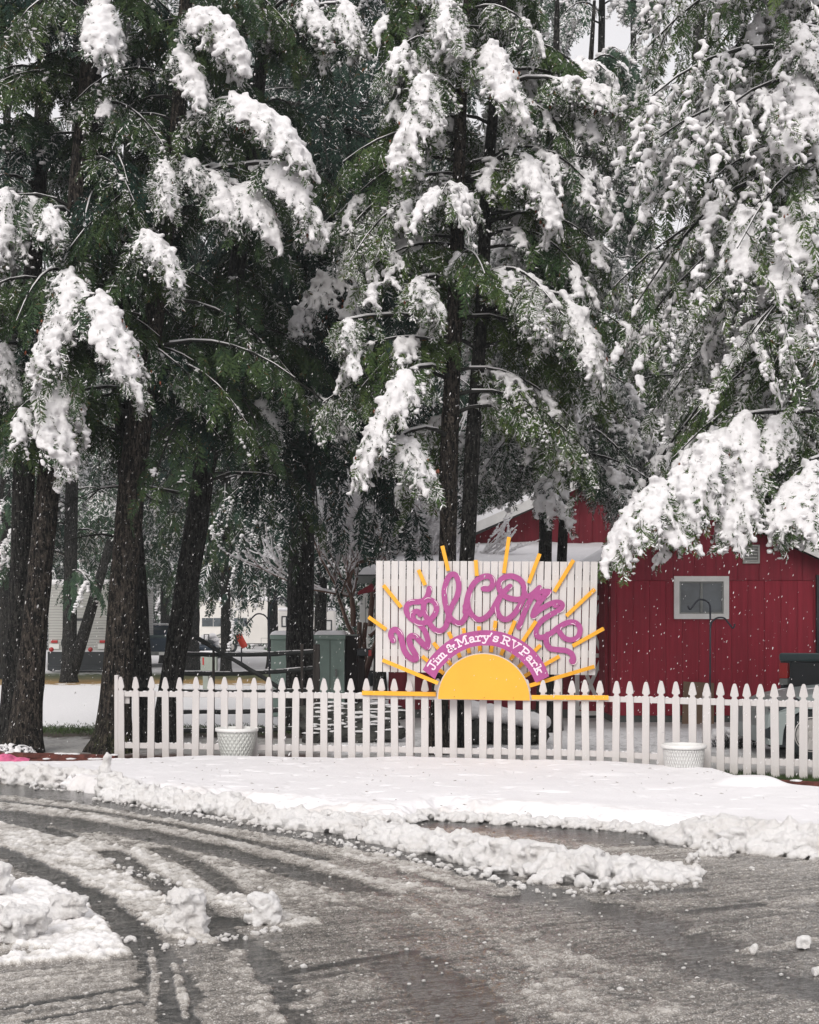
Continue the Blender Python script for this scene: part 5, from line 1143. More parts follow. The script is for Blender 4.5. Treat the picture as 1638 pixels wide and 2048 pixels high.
near('fir_tree', [(1112, 1455, 22), (1124, 1110, 20), (1134, 900, 19), (1150, 650, 16), (1165, 400, 14), (1180, 150, 11)], 24.0, 'thinnest conifer in front of the shed gable, right of its grey neighbour', 'bark', 'leaf_grey', 20, 4.1, 42, 1.6, .24, .40, tone=.4, avoid=.6, hang=.45)
# right: tree in front of the barn, trunk just outside the frame, boughs reach over the roof
near('cedar_tree', [(1760, 1600, 90), (1750, 1200, 74), (1735, 800, 62), (1720, 300, 50), (1715, 0, 44)], 18.6, 'big cedar beyond the right edge whose snow-laden boughs reach over the barn roof', 'bark_brown', 'leaf_olive', 21, 4.5, 50, 2.9, .2, .6, tone=.55, az0=math.pi, wid=.8, taper=.1,
     heroes=[(17.2, 1445, 860, 1345, 975, 150, dict(br=.095, nsec=26)), (17.0, 1335, 960, 1240, 1040, 130, dict(br=.075, nsec=22)), (17.1, 1475, 830, 1500, 900, 90, dict(br=.08, nsec=18)), (17.1, 1410, 940, 1360, 1000, 110, dict(br=.07)), (17.0, 1495, 930, 1458, 1030, 80, dict(br=.075, nsec=22)), (17.2, 1560, 830, 1525, 880, 60, dict(br=.055)),
             (16.9, 1590, 960, 1575, 1010, 90, dict(br=.07)), (17.0, 1420, 710 + 160, 1400, 930, 90, dict(br=.07)), (17.3, 1610, 400, 1560, 520, 130, dict(br=.095, nsec=24)), (17.3, 1490, 420, 1475, 500, 70, dict(br=.07)), (17.3, 1600, 590, 1610, 690, 60, dict(br=.06)), (17.4, 1600, 150, 1570, 250, 110, dict(br=.09, nsec=20)),
             (17.4, 1590, 50, 1620, 110, 60, dict(br=.06)), (17.0, 1620, 920, 1640, 1010, 90, dict(br=.07))])
near('cedar_tree', [(1392, 1433, 40), (1394, 1100, 38), (1394, 800, 34), (1396, 500, 30), (1394, 300, 26), (1398, 0, 22)], 37.5, 'tall snow-laden cedar rising behind the barn roof', 'bark', 'leaf_olive', 22, 5.0, 60, 3.0, .22, .5, tone=.5, q='mid', ztop=19, wid=.8, fs=.5, br=.10)
# ---- mid-distance trees ------------------------------------------------------------------------
def far_tree(name, u, v0, w_, y, label, lean, leafm, seed, z0, n, L, dust, heavy, q='mid', ztop=None, grp=None, fork=None, fs=.52, hang=.35, **kw):
    ztop = ztop or (EYE + HZ / FP * y + 1.5); zt = 4.0
    pts = [(u, v0, w_), (u + lean * .3, HZ - 200, w_ * .86), (u + lean, 300, w_ * .6), (u + lean * 1.2, 0, w_ * .5)]
    path = trunk_path(pts, y, ztop); o = new_tree(name, path, label, grp); build_trunk(path, 'bark', o, seed, 1.2, 12)
    if fork:
        p, r = path[0][0], path[0][1]; b = [P(u + 6, v0 - 15, y), P(fork[0], fork[1], y), P(fork[0] + (fork[0] - u) * 1.2, fork[1] - 160, y)]
        MB().tube(b, [r * .8, r * .7, r * .5], 12).build('second_trunk', 'bark', o, True)
    T = Tree(seed, q); auto_boughs(T, path, z0, ztop - .3, n, L, dust, heavy, hang, fs, **kw); T.finish(o, leafm); return o
far_tree('fir_tree', 138, 1360, 30, 44, 'forked dark trunk in front of the corrugated travel trailer', 14, 'leaf_grey', 31, 3.4, 40, 2.4, .2, .15, fork=(176, 1240), br=.10, wid=.8)
far_tree('fir_tree', 386, 1336, 27, 56, 'dark upright trunk in front of the left end of the cream camper', 2, 'leaf_dark', 32, 4.6, 60, 2.8, .10, .05, wid=.8, fs=.7)
far_tree('fir_tree', 452, 1345, 22, 52, 'slim dark trunk crossing the cream camper windows', -1, 'leaf', 33, 4.6, 56, 2.6, .12, .05, wid=.8, fs=.7)
far_tree('fir_tree', 640, 1380, 26, 38, 'dark bushy conifer just right of the straight dark trunk, hanging over the green cabinets', 6, 'leaf_dark', 34, 3.6, 84, 2.8, .10, .06, hang=.7, wid=.8)
far_tree('fir_tree', 8, 1330, 26, 47, 'dark conifer half cut by the left edge above the blue pickup', 6, 'leaf_dark', 35, 4.2, 56, 2.4, .10, .05, wid=.8)
far_tree('fir_tree', 760, 1400, 26, 34, 'dark drooping conifer behind the bare tree and the left end of the board', 8, 'leaf_dark', 36, 3.6, 80, 2.6, .14, .10, hang=.7, wid=.8)
far_tree('fir_tree', 1010, 1360, 26, 42, 'snowy conifer rising behind the shed roof ridge', 8, 'leaf_grey', 37, 3.6, 80, 2.8, .2, .42, br=.095, wid=.8)
far_tree('fir_tree', 1180, 1370, 26, 40, 'snowy conifer between the shed roof and the barn roof', 20, 'leaf_grey', 38, 4.6, 56, 2.6, .2, .45, br=.095, wid=.8)
far_tree('fir_tree', 1290, 1360, 24, 46, 'frosty conifer behind the barn, left of its tallest cedar', -20, 'leaf_grey', 39, 5.0, 36, 2.4, .2, .4, br=.095, wid=.8)
far_tree('fir_tree', 1560, 1380, 26, 40, 'snow-laden conifer behind the right half of the barn roof', 10, 'leaf_olive', 40, 5.0, 76, 3.0, .22, .45, br=.095, wid=.8)
far_tree('fir_tree', 250, 1330, 24, 60, 'dark conifer far behind between the mossy trunk and the corrugated trailer', 4, 'leaf_grey', 41, 4.2, 40, 2.8, .22, .12, fs=.75, wid=.9)
far_tree('fir_tree', 860, 1350, 22, 45, 'dark green conifer behind the slim pair of trunks', -6, 'leaf', 42, 4.0, 80, 2.8, .22, .18, wid=.8, br=.10)
far_tree('fir_tree', 545, 1330, 22, 58, 'dark conifer beyond the cream camper, left of the straight dark trunk', 4, 'leaf_dark', 43, 5.0, 70, 3.2, .12, .08, fs=.8, hang=.8, wid=.9)
far_tree('fir_tree', 330, 1330, 20, 66, 'grey green conifer far behind the leaning trunk and the dark pickup', 0, 'leaf_grey', 44, 4.2, 60, 3.2, .26, .1, fs=.85, wid=.9)
# far wood: too many and too far to count
wood = Tree(77, 'lo'); tr_ = MB()
for i in range(64):
    rg = wood.rg; y = rg.uniform(98, 135); x = (rg.random() - .5) * 1.02 * y * 1638 / FP * 1.15; h = EYE + HZ / FP * y * rg.uniform(.40, .74)
    if 1060 < x / y * FP + CX < 1420: h *= .72
    path = [(Vector((x, y, 0)), .26), (Vector((x + rg.uniform(-.6, .6), y, h)), .05)]; tr_.tube([p for p, _ in path], [r for _, r in path], 7, False)
    for k in range(58):
        z = 1.6 + (h - 1.6) * (k + rg.random()) / 58; p, r = at_z(path, z); az = rg.uniform(math.pi, 2 * math.pi) if rg.random() < .7 else rg.uniform(0, 6.28)
        l = 4.2 * (1 - .75 * (z / h)) * rg.uniform(.7, 1.2) + .5; d = Vector((math.cos(az), math.sin(az), 0))
        if in_gap(p + d * l * .5, rg): continue
        wood.bough(p, p + d * l * .5 + UP * l * .1, p + d * l - UP * l * .55, l * .42, 7, .34, .20, 1.1, .05, .5, .15, .5, .2)
fw = np_mesh; o = wood.crown('far_wood', 'leaf_grey', None); tag(o, 'far wood of snowy conifers closing the view behind the campers', 'wood', kind='stuff')
lo = wood.limbs.build('limbs', 'limb', o); tr_.build('trunks', 'bark', o)
V, Fa = blobs_np(wood.blob + getattr(wood, 'wb', []), ICO1, 4, .3); np_mesh('snow', V, Fa, 'snow_tree', o, True)
# ---- bare snow-covered tree left of the sign ----------------------------------------------------
bt_ = thing('bare_tree', (P(716, 0, 29).x, 29, 0), 'leafless tan-barked tree with snow on every branch, left of the sign', 'tree')
mb = MB(); sn = MB(); rg = random.Random(5); Bb = []
def grow(p, d, l, r, dep):
    n = 5; pts = [p]; dd = d.copy()
    for k in range(n): dd = (dd + Vector((rg.uniform(-.16, .16), rg.uniform(-.16, .16), rg.uniform(-.06, .14)))).normalized(); pts.append(pts[-1] + dd * l / n)
    mb.tube(pts, [r * (1 - .45 * k / n) for k in range(n + 1)], 6, False)
    if r < .055:
        sn.tube([q + UP * (r * .55 + .006) for q in pts], [(r * .55 + .010) * rg.uniform(.7, 1.3) for _ in pts], 5, False)
        for q in pts:
            if rg.random() < .45: Bb.append((q.x, q.y, q.z + r + .012, .035, .035, rg.uniform(.018, .035)))
    if dep == 0: return
    for k in range(4 if dep > 2 else 3):
        q = pts[rg.randint(2, n)]; a = rg.uniform(0, 6.28); s_ = rg.uniform(.35, .75); nd = (dd + Vector((math.cos(a), math.sin(a) * .6, rg.uniform(-.15, .3))) * s_).normalized(); grow(q, nd, l * rg.uniform(.55, .85), r * .55, dep - 1)
for u0, lean in ((712, -.03), (724, .10), (716, .26)):
    f = P(u0, 0, 29); f.z = -.02; pts = [f]; d = Vector((lean, 0, 1)).normalized()
    grow(f, d, 1.9, .085, 0); top = f + d * 1.8
    grow(top, Vector((lean * 1.3, 0, 1)).normalized(), 1.5, .06, 4); grow(top - d * .2, Vector((lean * 2 + (.5 if lean > 0 else -.25), -.1, .6)).normalized(), 1.4, .05, 4)
grow(Vector((f.x, 29, 3.1)), Vector((1, -.05, .12)), 1.9, .045, 3); grow(Vector((f.x - .2, 29, 2.4)), Vector((-1, -.05, .05)), 1.2, .035, 3); grow(Vector((f.x, 29, 3.6)), Vector((.8, -.05, .5)), 1.7, .045, 3)
mb.build('branches', 'bark_tan', bt_, True)
sV = np.array(sn.v, np.float32); q = np.array(sn.f, np.int32); Fa1 = np.concatenate([q[:, [0, 1, 2]], q[:, [0, 2, 3]]]); V, Fa = blobs_np(Bb, ICO1, 3, .2)
np_mesh('snow', np.concatenate([sV, V]), np.concatenate([Fa1, Fa + len(sV)]), 'snow_tree', bt_, True)
# small snowy bush at the foot of the left trunk
T = Tree(91, 'hi'); b0 = P(16, 1492, 18.9); b0.z = .02; bs = thing('small_bush', (b0.x, b0.y, 0), 'small dark evergreen bush under snow at the foot of the far left trunk', 'bush')
for k in range(14):
    a = k * .45 * math.pi / 2; d = Vector((math.cos(a), math.sin(a), 0)); T.bough(b0, b0 + d * .15 + UP * .22, b0 + d * .32 + UP * .10, .14, 5, .35, .35, .14, .008, .1, .2, .4, .03)
T.finish(bs, 'leaf_dark', .015)
# ================================================================ ground sheet behind the verge
k = NT('winter_ground'); k.set(.85, .2)
sep = k.n('ShaderNodeSeparateXYZ'); k.l(k.obj(), sep.inputs[0])
nz1 = k.noise(.55, 6, .65); nz2 = k.noise(2.3, 7, .7, k.mapping((1, .45, 1))); nz3 = k.noise(13, 5, .7)
inv = k.math('DIVIDE', 5040.0, k.math('MAXIMUM', sep.outputs[1], 8.0))
wv = k.math('ADD', inv, k.math('MULTIPLY', k.math('SUBTRACT', nz2, .5), 26.0))
def zones(lst):
    st = []
    for v, c in lst: st.append(((v - 1250) / 340.0, c))
    return k.ramp(k.math('DIVIDE', wv, 340.0), st)
SN = (.80, .79, .80); GR = (.045, .06, .022); BR = (.045, .032, .024); DS = (.40, .39, .38); TN = (.30, .19, .07); MU = (.05, .025, .018)
zl_ = zones([(1252, SN), (1300, (.70, .69, .70)), (1330, (.45, .44, .44)), (1342, (.72, .71, .72)), (1349, GR), (1357, (.12, .11, .05)), (1362, TN), (1367, TN), (1370, SN), (1451, SN), (1456, GR), (1463, (.05, .06, .03)), (1467, BR), (1473, BR), (1478, DS), (1505, DS), (1512, (.10, .05, .04)), (1524, MU), (1560, MU)])
zr_ = zones([(1252, SN), (1400, SN), (1436, (.5, .49, .48)), (1452, (.40, .39, .38)), (1464, SN), (1502, SN), (1512, (.5, .49, .48)), (1530, (.52, .51, .50)), (1545, (.30, .29, .27)), (1552, (.06, .075, .03)), (1562, (.05, .05, .03)), (1575, MU), (1590, MU)])
fx = k.ramp(k.math('ADD', k.math('DIVIDE', sep.outputs[0], 12.0), k.math('ADD', .59, k.math('MULTIPLY', nz1, .03))), [(.485, 0.0), (.52, 1.0)])
col = k.mix(fx, zl_, zr_)
# grit, needles and thin places in the snow
dirt = k.ramp(k.math('ADD', k.math('MULTIPLY', nz3, .6), k.math('MULTIPLY', nz2, .4)), [(.50, 0.0), (.62, 1.0)])
near_ = k.ramp(k.math('DIVIDE', wv, 340.0), [(.60, 0.0), (.66, .75), (.76, .75), (.82, .35)])
col = k.mix(k.math('MULTIPLY', dirt, near_), col, (.10, .095, .085))
k.base(col); k.bump(k.math('ADD', nz3, nz2), .5, .06)
o = MB().add([(-320, -8, -.006), (320, -8, -.006), (320, 700, -.006), (-320, 700, -.006)], [(0, 1, 2, 3)]).build('ground', k.m); tag(o, kind='structure')
# ---- soft snow humps on the lawn behind the fence (real relief near the viewer)
def xy_poly(lst): return [(G(u, v).x, G(u, v).y) for u, v in lst]
def seg_dist(X, Y, pl):
    D_ = np.full(X.shape, 1e9)
    for (x0, y0), (x1, y1) in zip(pl[:-1], pl[1:]):
        dx, dy = x1 - x0, y1 - y0; t = np.clip(((X - x0) * dx + (Y - y0) * dy) / (dx * dx + dy * dy + 1e-12), 0, 1)
        D_ = np.minimum(D_, np.hypot(X - x0 - t * dx, Y - y0 - t * dy))
    return D_
def grid_mesh(name, X, Y, Z, mat, keep=None, attrs=None, kind=None):
    nx, ny = X.shape; V = np.stack([X, Y, Z], -1).reshape(-1, 3)
    i, j = np.meshgrid(np.arange(nx - 1), np.arange(ny - 1), indexing='ij'); i = (i * ny + j).ravel(); Fq = np.stack([i, i + ny, i + ny + 1, i + 1], -1)
    if keep is not None: kk = keep.ravel(); Fq = Fq[kk[Fq].any(1)]
    used = np.zeros(len(V), bool); used[Fq.ravel()] = True; idx = np.cumsum(used) - 1
    o = np_mesh(name, V[used], idx[Fq], mat, None, True, [(a, 'POINT', b.ravel()[used]) for a, b in (attrs or [])])
    return tag(o, kind=kind) if kind else o
c5 = lambda l: [(x / 1.998, y / 1.998 + 1480) for x, y in l]
c6 = lambda l: [(x / 1.998 + 818, y / 1.998 + 1480) for x, y in l]
FRONT = xy_poly([(-700, 1560), (-300, 1563), (0, 1566), (100, 1572), (190, 1588), (300, 1600), (420, 1608), (540, 1620), (700, 1640), (800, 1650), (870, 1632), (1000, 1640), (1200, 1652), (1400, 1664), (1638, 1692), (1900, 1716), (2400, 1760)])
fxs = np.array([p[0] for p in FRONT]); fys = np.array([p[1] for p in FRONT]); od = np.argsort(fxs); fxs, fys = fxs[od], fys[od]
BACK = xy_poly([(-700, 1538), (60, 1538), (150, 1540), (230, 1536), (300, 1532), (420, 1527), (761, 1530), (1000, 1535), (1200, 1540), (1330, 1549), (1420, 1556), (1490, 1572), (1560, 1586), (1638, 1592), (1760, 1604), (2400, 1640)])
bxs = np.array([p[0] for p in BACK]); bys = np.array([p[1] for p in BACK]); od = np.argsort(bxs); bxs, bys = bxs[od], bys[od]
# ================================================================ road
NXR, NYR = 900, 760
yr = 4.6 * (17.2 / 4.6) ** np.linspace(0, 1, NYR); sr = np.linspace(-.48, .48, NXR)
X = sr[:, None] * (yr[None] + 1.5); Y = np.repeat(yr[None], NXR, 0)
wx = (fbm(X * 1.1, Y * 1.1, None, 3, 21) - .5) * .10; wy = (fbm(X * 1.1 + 9, Y * 1.1, None, 3, 22) - .5) * .10
fine = fbm(X * 16, Y * 16, None, 4, 23, .6); med = fbm(X * 4, Y * 4, None, 4, 24)
# scrape marks left by the plow, running almost across the view
ang = math.radians(24); U = X * math.cos(ang) + Y * math.sin(ang); W_ = -X * math.sin(ang) + Y * math.cos(ang)
scr = fbm(U * .8, W_ * 9, None, 4, 25, .6); scr2 = fbm(U * 1.6, W_ * 34, None, 3, 26, .6)
cov = .40 + .26 * (scr - .45) + .30 * (scr2 - .5) + .22 * (med - .48)
smooth_ = np.zeros_like(X)
def stroke(lst, hw, target, soft=.5, tread=0):
    global cov
    pl = xy_poly(lst); x0 = min(p[0] for p in pl) - hw * 2 - .4; x1 = max(p[0] for p in pl) + hw * 2 + .4; y0 = min(p[1] for p in pl) - hw * 2 - .4; y1 = max(p[1] for p in pl) + hw * 2 + .4
    mk = (X > x0) & (X < x1) & (Y > y0) & (Y < y1)
    if not mk.any(): return
    d = seg_dist(X[mk] + wx[mk] * min(1, hw * 5), Y[mk] + wy[mk] * min(1, hw * 5), pl); ed = hw * (1 + .9 * (med[mk] - .5) + 1.1 * (fine[mk] - .5))
    m = np.clip((ed - d) / (hw * soft) + .5, 0, 1); m = m * m * (3 - 2 * m); c = cov[mk]; tg = .07 + target * .86 + (.60 * (fine[mk] - .5) + .25 * (med[mk] - .5)) * (1 if target > .3 else .45) + .25 * (scr2[mk] - .5) * (target < .5)
    cov[mk] = c + (tg - c) * m
St = stroke
St(c5([(-600, 190), (0, 196), (400, 228), (700, 275), (1000, 322), (1300, 385), (1638, 452), (1900, 520), (2150, 590)]), .50, .03)
St(c5([(-600, 215), (0, 230), (300, 268), (500, 305), (800, 352), (1100, 400), (1400, 455), (1700, 525), (2000, 610)]), .13, .55)
St(c5([(-600, 240), (0, 262), (350, 303), (700, 372), (1000, 445), (1300, 535), (1638, 640), (1900, 740), (2200, 880), (2500, 1100)]), .20, .58)
St(c5([(0, 245), (350, 285), (700, 345), (1000, 410), (1300, 480)]), .07, .12)
St(c5([(-300, 285), (0, 297), (300, 337), (600, 388)]), .22, .05)
St(c5([(400, 398), (700, 428), (900, 470), (1100, 540)]), .34, .46, 1)
St(c5([(560, 378), (850, 440), (1100, 505), (1350, 580), (1480, 620)]), .16, .08)
St(c5([(850, 500), (1000, 560), (1200, 625), (1400, 640)]), .22, .55, 1)
St(c5([(-300, 330), (0, 350), (180, 392), (330, 425), (520, 485), (700, 560), (860, 640)]), .20, .64)
St(c5([(30, 322), (180, 357), (275, 387)]), .10, .05)
St(c5([(430, 450), (560, 530), (680, 600), (760, 660)]), .10, .12)
St(c5([(640, 440), (780, 500), (880, 570), (950, 630)]), .09, .15)
St(c5([(-400, 380), (0, 400), (150, 440), (300, 500), (450, 590), (600, 680), (690, 750)]), .18, .68)
St(c5([(-200, 620), (0, 610), (120, 650), (260, 720)]), .42, 1.0, .35)
St(c5([(-300, 780), (0, 765), (250, 790), (450, 830)]), .25, .95, .4)
St(c5([(-400, 900), (0, 893), (300, 858), (510, 828)]), .09, .9, .35)
St(c5([(560, 720), (700, 765), (830, 795)]), .12, .85)
St(c5([(950, 640), (1100, 690), (1210, 728)]), .14, .8)
St(c5([(1150, 672), (1350, 664), (1560, 664)]), .10, .5, 1)
St(c5([(-200, 400), (0, 445), (120, 503), (260, 572), (400, 645), (500, 722), (585, 800), (640, 900), (680, 1000), (712, 1135), (740, 1400)]), .115, .05, .3)
St(c5([(760, 660), (850, 740), (930, 790), (1020, 860), (1090, 950), (1130, 1040), (1160, 1135), (1190, 1400)]), .105, .12, .3)
St(c5([(880, 720), (960, 735)]), .08, .0)
St(c5([(600, 850), (622, 950), (612, 1050), (600, 1135)]), .020, .5); St(c5([(700, 900), (722, 1000), (742, 1110)]), .020, .5)
St(c5([(940, 850), (960, 950), (1040, 1000), (1090, 1130)]), .05, .5)
for q, h_, t_ in (([(1180, 995), (1400, 935), (1620, 885)], .012, .55), ([(780, 1085), (1000, 1035)], .012, .55), ([(0, 1010), (300, 960), (560, 930)], .03, .40), ([(0, 1080), (300, 1030), (560, 990)], .03, .05), ([(100, 1130), (560, 1050)], .02, .0), ([(1150, 930), (1450, 880), (1638, 850)], .05, .05), ([(1200, 1060), (1638, 960)], .06, .42)): St(c5(q), h_, t_)
St(c6([(-400, 290), (0, 318), (300, 338), (600, 368), (900, 392), (1150, 404), (1500, 440), (1800, 470)]), .38, .05)
St(c6([(740, 655), (900, 715), (1050, 775), (1180, 830)]), .20, .12, 1.2)  # soft low-slush band paints in the dark reflection of the barn
St(c6([(0, 592), (150, 632), (230, 642)]), .12, .62); St(c6([(0, 612), (200, 722), (380, 882), (500, 1000), (640, 1135)]), .07, .42)
St(c6([(650, 925), (800, 965), (900, 1055)]), .13, .45, 1); St(c6([(500, 1000), (580, 1080), (660, 1135)]), .06, .55)
for q, h_, t_ in (([(870, 650), (1200, 662), (1638, 692)], .03, .5), ([(1100, 772), (1300, 742), (1560, 702)], .05, .45), ([(950, 610), (1150, 600)], .07, .05), ([(1100, 690), (1400, 660)], .06, .08), ([(1350, 850), (1500, 830), (1620, 800)], .05, .6), ([(1000, 560), (1400, 540), (1638, 560)], .16, .30),
                  ([(1150, 900), (1450, 960), (1638, 1000)], .18, .12), ([(0, 900), (150, 1000), (200, 1135)], .2, .12), ([(480, 560), (700, 600), (800, 640)], .10, .35), ([(1250, 470), (1500, 480), (1638, 470)], .1, .28)): St(c6(q), h_, t_)
# smoother, wetter part of the road in the middle and right foreground
c = G(1120, 1900); wet = np.clip(1.15 - np.hypot((X - c.x) / 2.6, (Y - c.y) / 2.3), 0, 1) * (.6 + .8 * fbm(X * .9, Y * .9, None, 2, 55)); wet = np.clip(wet * 1.3, 0, .85)
cov = cov * (1 - wet * .30)
cov = np.clip(cov + .26 * (fbm(X * 42, Y * 42, None, 2, 33) - .5), 0, 1)
# tyre tread rhythm across the two dark tracks and the pressed slush bands
hgt = np.clip(cov - .2, 0, 1) ** 1.3 * (.030 + .040 * fine) + .004 * (med - .5)
hgt += np.where(cov > .3, .016 * (fbm(X * 30, Y * 30, None, 2, 31) - .5), .0015 * (scr2 - .5))
inside = Y - np.interp(X, fxs, fys)
k = NT('wet_road'); 
a = k.attr('slush'); f1 = k.noise(55, 5, .7); f2 = k.noise(240, 2, .6)
aa = k.math('ADD', a, k.math('ADD', k.math('MULTIPLY', k.math('SUBTRACT', f1, .5), .55), k.math('MULTIPLY', k.math('SUBTRACT', f2, .5), .35)))
spk = k.ramp(k.noise(110, 3, .7), [(.55, 0.0), (.63, 1.0)])
col = k.ramp(aa, [(.04, (.030, .031, .031)), (.22, (.075, .070, .064)), (.38, (.20, .182, .162)), (.54, (.36, .335, .305)), (.72, (.57, .55, .525)), (.95, (.80, .785, .785))])
col = k.mix(k.math('MULTIPLY', spk, k.ramp(aa, [(.15, 0.0), (.45, .8)])), col, (.72, .70, .68))
k.base(col); k.l(k.ramp(aa, [(.06, .04), (.34, .08), (.5, .28), (.8, .8)]), k.b.inputs['Roughness']); k.b.inputs['Specular IOR Level'].default_value = .5
k.bump(k.math('ADD', k.math('MULTIPLY', f1, k.ramp(aa, [(.05, .10), (.4, 1.0)])), k.math('MULTIPLY', f2, .25)), .32, .012)
grid_mesh('road', X, Y, hgt, k.m, inside < .35, [('slush', cov)], 'structure')
# ================================================================ snow verge
gx = np.linspace(-9.5, 9.5, 950); gy = np.linspace(10.6, 19.6, 520); X, Y = np.meshgrid(gx, gy, indexing='ij')
n1 = fbm(X * 3.2, Y * 3.2, None, 4, 41); n2 = fbm(X * 11, Y * 11, None, 3, 42); df = Y - np.interp(X, fxs, fys) + (n1 - .5) * .5 + (n2 - .5) * .10; db = np.interp(X, bxs, bys) - Y + (n1 - .5) * .12
m = np.clip(df / .30, 0, 1) ** .55 * np.clip(db / .16, 0, 1) ** .55; rag = np.clip(1 - df / .9, 0, 1)
soft = fbm(X * .8, Y * .9, None, 2, 43); Z = np.where((df > 0) & (db > 0), m * (.12 + .05 * (soft - .5) + rag * (.11 * (n1 - .42) + .05 * (n2 - .5))), -.05)
for (u, v, wd, hh) in ((1500, 1580, .34, .10), (1215, 1556, .3, .03)):
    c = G(u, v + 12); Z += m * (hh * np.exp(-(((X - c.x) / wd) ** 2 + ((Y - c.y) / (wd * .7)) ** 2) ** 2))
Z = Z + np.where(Z > .02, .018 * (fbm(X * 1.7, Y * 2.3, None, 4, 71) - .5) - .02 * np.clip(vnoise(X * 7, Y * 7, None, 72) - .78, 0, 1) * 4, 0); VZ = Z
k = NT('verge_snow'); k.set(.8, .2)
col = k.mix(k.attr('dirt'), k.ramp(k.noise(2.5, 6, .6), [(.3, (.77, .755, .77)), (.7, (.82, .805, .82))]), (.50, .45, .40)); k.base(col)
h_ = k.math('ADD', k.noise(18, 6, .65), k.math('MULTIPLY', k.noise(90, 3, .6), .3)); k.bump(h_, .38, .03)
dirt = np.clip(rag * 1.2 - .35, 0, 1) * np.clip((n1 - .38) * 3, 0, 1) * .55
grid_mesh('snow_verge', X, Y, Z, k.m, (Z > -.02), [('dirt', dirt)], 'structure')
# ================================================================ plowed ridges and chunks
rg = random.Random(12)
def lumps_along(lst, n, hfun, wfun, rmin=.022, rmax=.11, seed=1):
    pl = [Vector((*p, 0)) for p in xy_poly(lst)]; Ls = [0]
    for a, b in zip(pl[:-1], pl[1:]): Ls.append(Ls[-1] + (b - a).length)
    out = []; rg = random.Random(seed)
    for _ in range(n):
        s_ = rg.random() * Ls[-1]; i = max(j for j in range(len(Ls)) if Ls[j] <= s_ + 1e-9); i = min(i, len(pl) - 2); t = (s_ - Ls[i]) / (Ls[i + 1] - Ls[i] + 1e-9); p = pl[i].lerp(pl[i + 1], t); f = s_ / Ls[-1]
        w_ = wfun(f); off = rg.gauss(0, .45) * w_; hh = hfun(f) * math.exp(-(off / w_) ** 2 * 1.6); z = rg.random() ** 1.3 * hh; r = rmin + (rmax - rmin) * rg.random() ** 2.2 * (1 - .35 * abs(off) / w_); r = max(rmin, min(r, hh * .6 + .03))
        out.append((p.x + rg.uniform(-.05, .05), p.y + off, max(z - r * .2, r * .25), r * rg.uniform(.8, 1.4), r * rg.uniform(.8, 1.3), r * rg.uniform(.6, 1.0)))
    return out
interp = lambda xs, ys: (lambda f: float(np.interp(f, xs, ys)))
V, Fa = blobs_np(lumps_along([(205, 1590), (300, 1604), (380, 1616), (470, 1626), (560, 1650), (680, 1660), (760, 1678), (860, 1698), (960, 1722), (1060, 1746), (1150, 1756), (1250, 1748), (1390, 1752)], 2600,
    interp([0, .03, .08, .3, .45, .6, .7, .8, .9, 1], [.24, .26, .17, .13, .11, .13, .15, .21, .16, .05]), interp([0, .5, .7, .85, 1], [.26, .26, .34, .42, .3]), .02, .12, 3), ICO1, 3, .42)
o = fuse('snow_ridge', V, Fa, 'snow_dirty', .013, None, .022, 26, 5); tag(o, 'long ridge of lumpy plowed snow curving across the wet road', 'snow ridge', kind='stuff')
V, Fa = blobs_np(lumps_along([(-60, 1562), (60, 1566), (190, 1574)], 420, interp([0, 1], [.17, .2]), interp([0, 1], [.26, .26]), .03, .12, 4) +
                 [(G(212, 1590).x + .0, G(212, 1590).y, .24, .09, .08, .12), (G(214, 1590).x, G(214, 1590).y, .36, .06, .06, .09)], ICO1, 4, .42)
o = fuse('snow_ridge', V, Fa, 'snow_dirty', .015, None, .022, 24, 6); tag(o, 'short lumpy snow ridge at the far left in front of the red timbers', 'snow ridge', kind='stuff')
V, Fa = blobs_np(lumps_along([(640, 1638), (760, 1650), (860, 1638), (1000, 1645), (1200, 1657), (1330, 1667)], 900, interp([0, 1], [.09, .07]), interp([0, 1], [.2, .14]), .015, .055, 6) +
                 lumps_along([(1330, 1680), (1450, 1690), (1560, 1698), (1700, 1706)], 1700, interp([0, .3, .6, 1], [.08, .24, .20, .22]), interp([0, .4, 1], [.2, .42, .46]), .02, .10, 7), ICO1, 5, .42)
o = fuse('snow_ridge', V, Fa, 'snow_dirty', .014, None, .02, 26, 7); tag(o, 'crumbly edge and mound of snow along the front of the smooth white verge', 'snow ridge', kind='stuff')
def chunk(u, v, wpx, hpx, label, seed, undercut=False, n=90, mat='snow_dirty'):
    c = G(u, v); s_ = FP / c.y; w_, h_ = wpx / s_, hpx / s_; rg = random.Random(seed); B = []
    for _ in range(n):
        a = rg.uniform(0, 6.28); rr = rg.random() ** .6; z = rg.random() * h_; e = 1 - .35 * (z / h_) if not undercut else .75 + .35 * (z / h_)
        r = min(w_, h_ * 1.6) * rg.uniform(.06, .20); B.append((c.x + math.cos(a) * rr * (w_ / 2 - r) * e, c.y + math.sin(a) * rr * (w_ / 2 - r) * e * .75, max(r * .5, min(z, h_ - r * .7)), r, r, r * .8))
    V, Fa = blobs_np(B, ICO1, seed, .42); o = fuse('snow_chunk', V, Fa, mat, .009, None, .016, 30, seed)
    return tag(o, label, 'snow chunk', 'loose snow chunks on the road')
chunk(372, 1868, 112, 88, 'jagged upright snow chunk between the two curving tyre tracks', 51)
chunk(528, 1848, 96, 62, 'knobbly snow chunk right of the upright one, beside the second tyre track', 52)
chunk(134, 1846, 100, 54, 'snow chunk with a grey undercut side at the left, behind the biggest one', 53, True)
chunk(24, 1882, 170, 66, 'biggest dirty undercut snow slab at the left edge of the road', 54, True, 160)
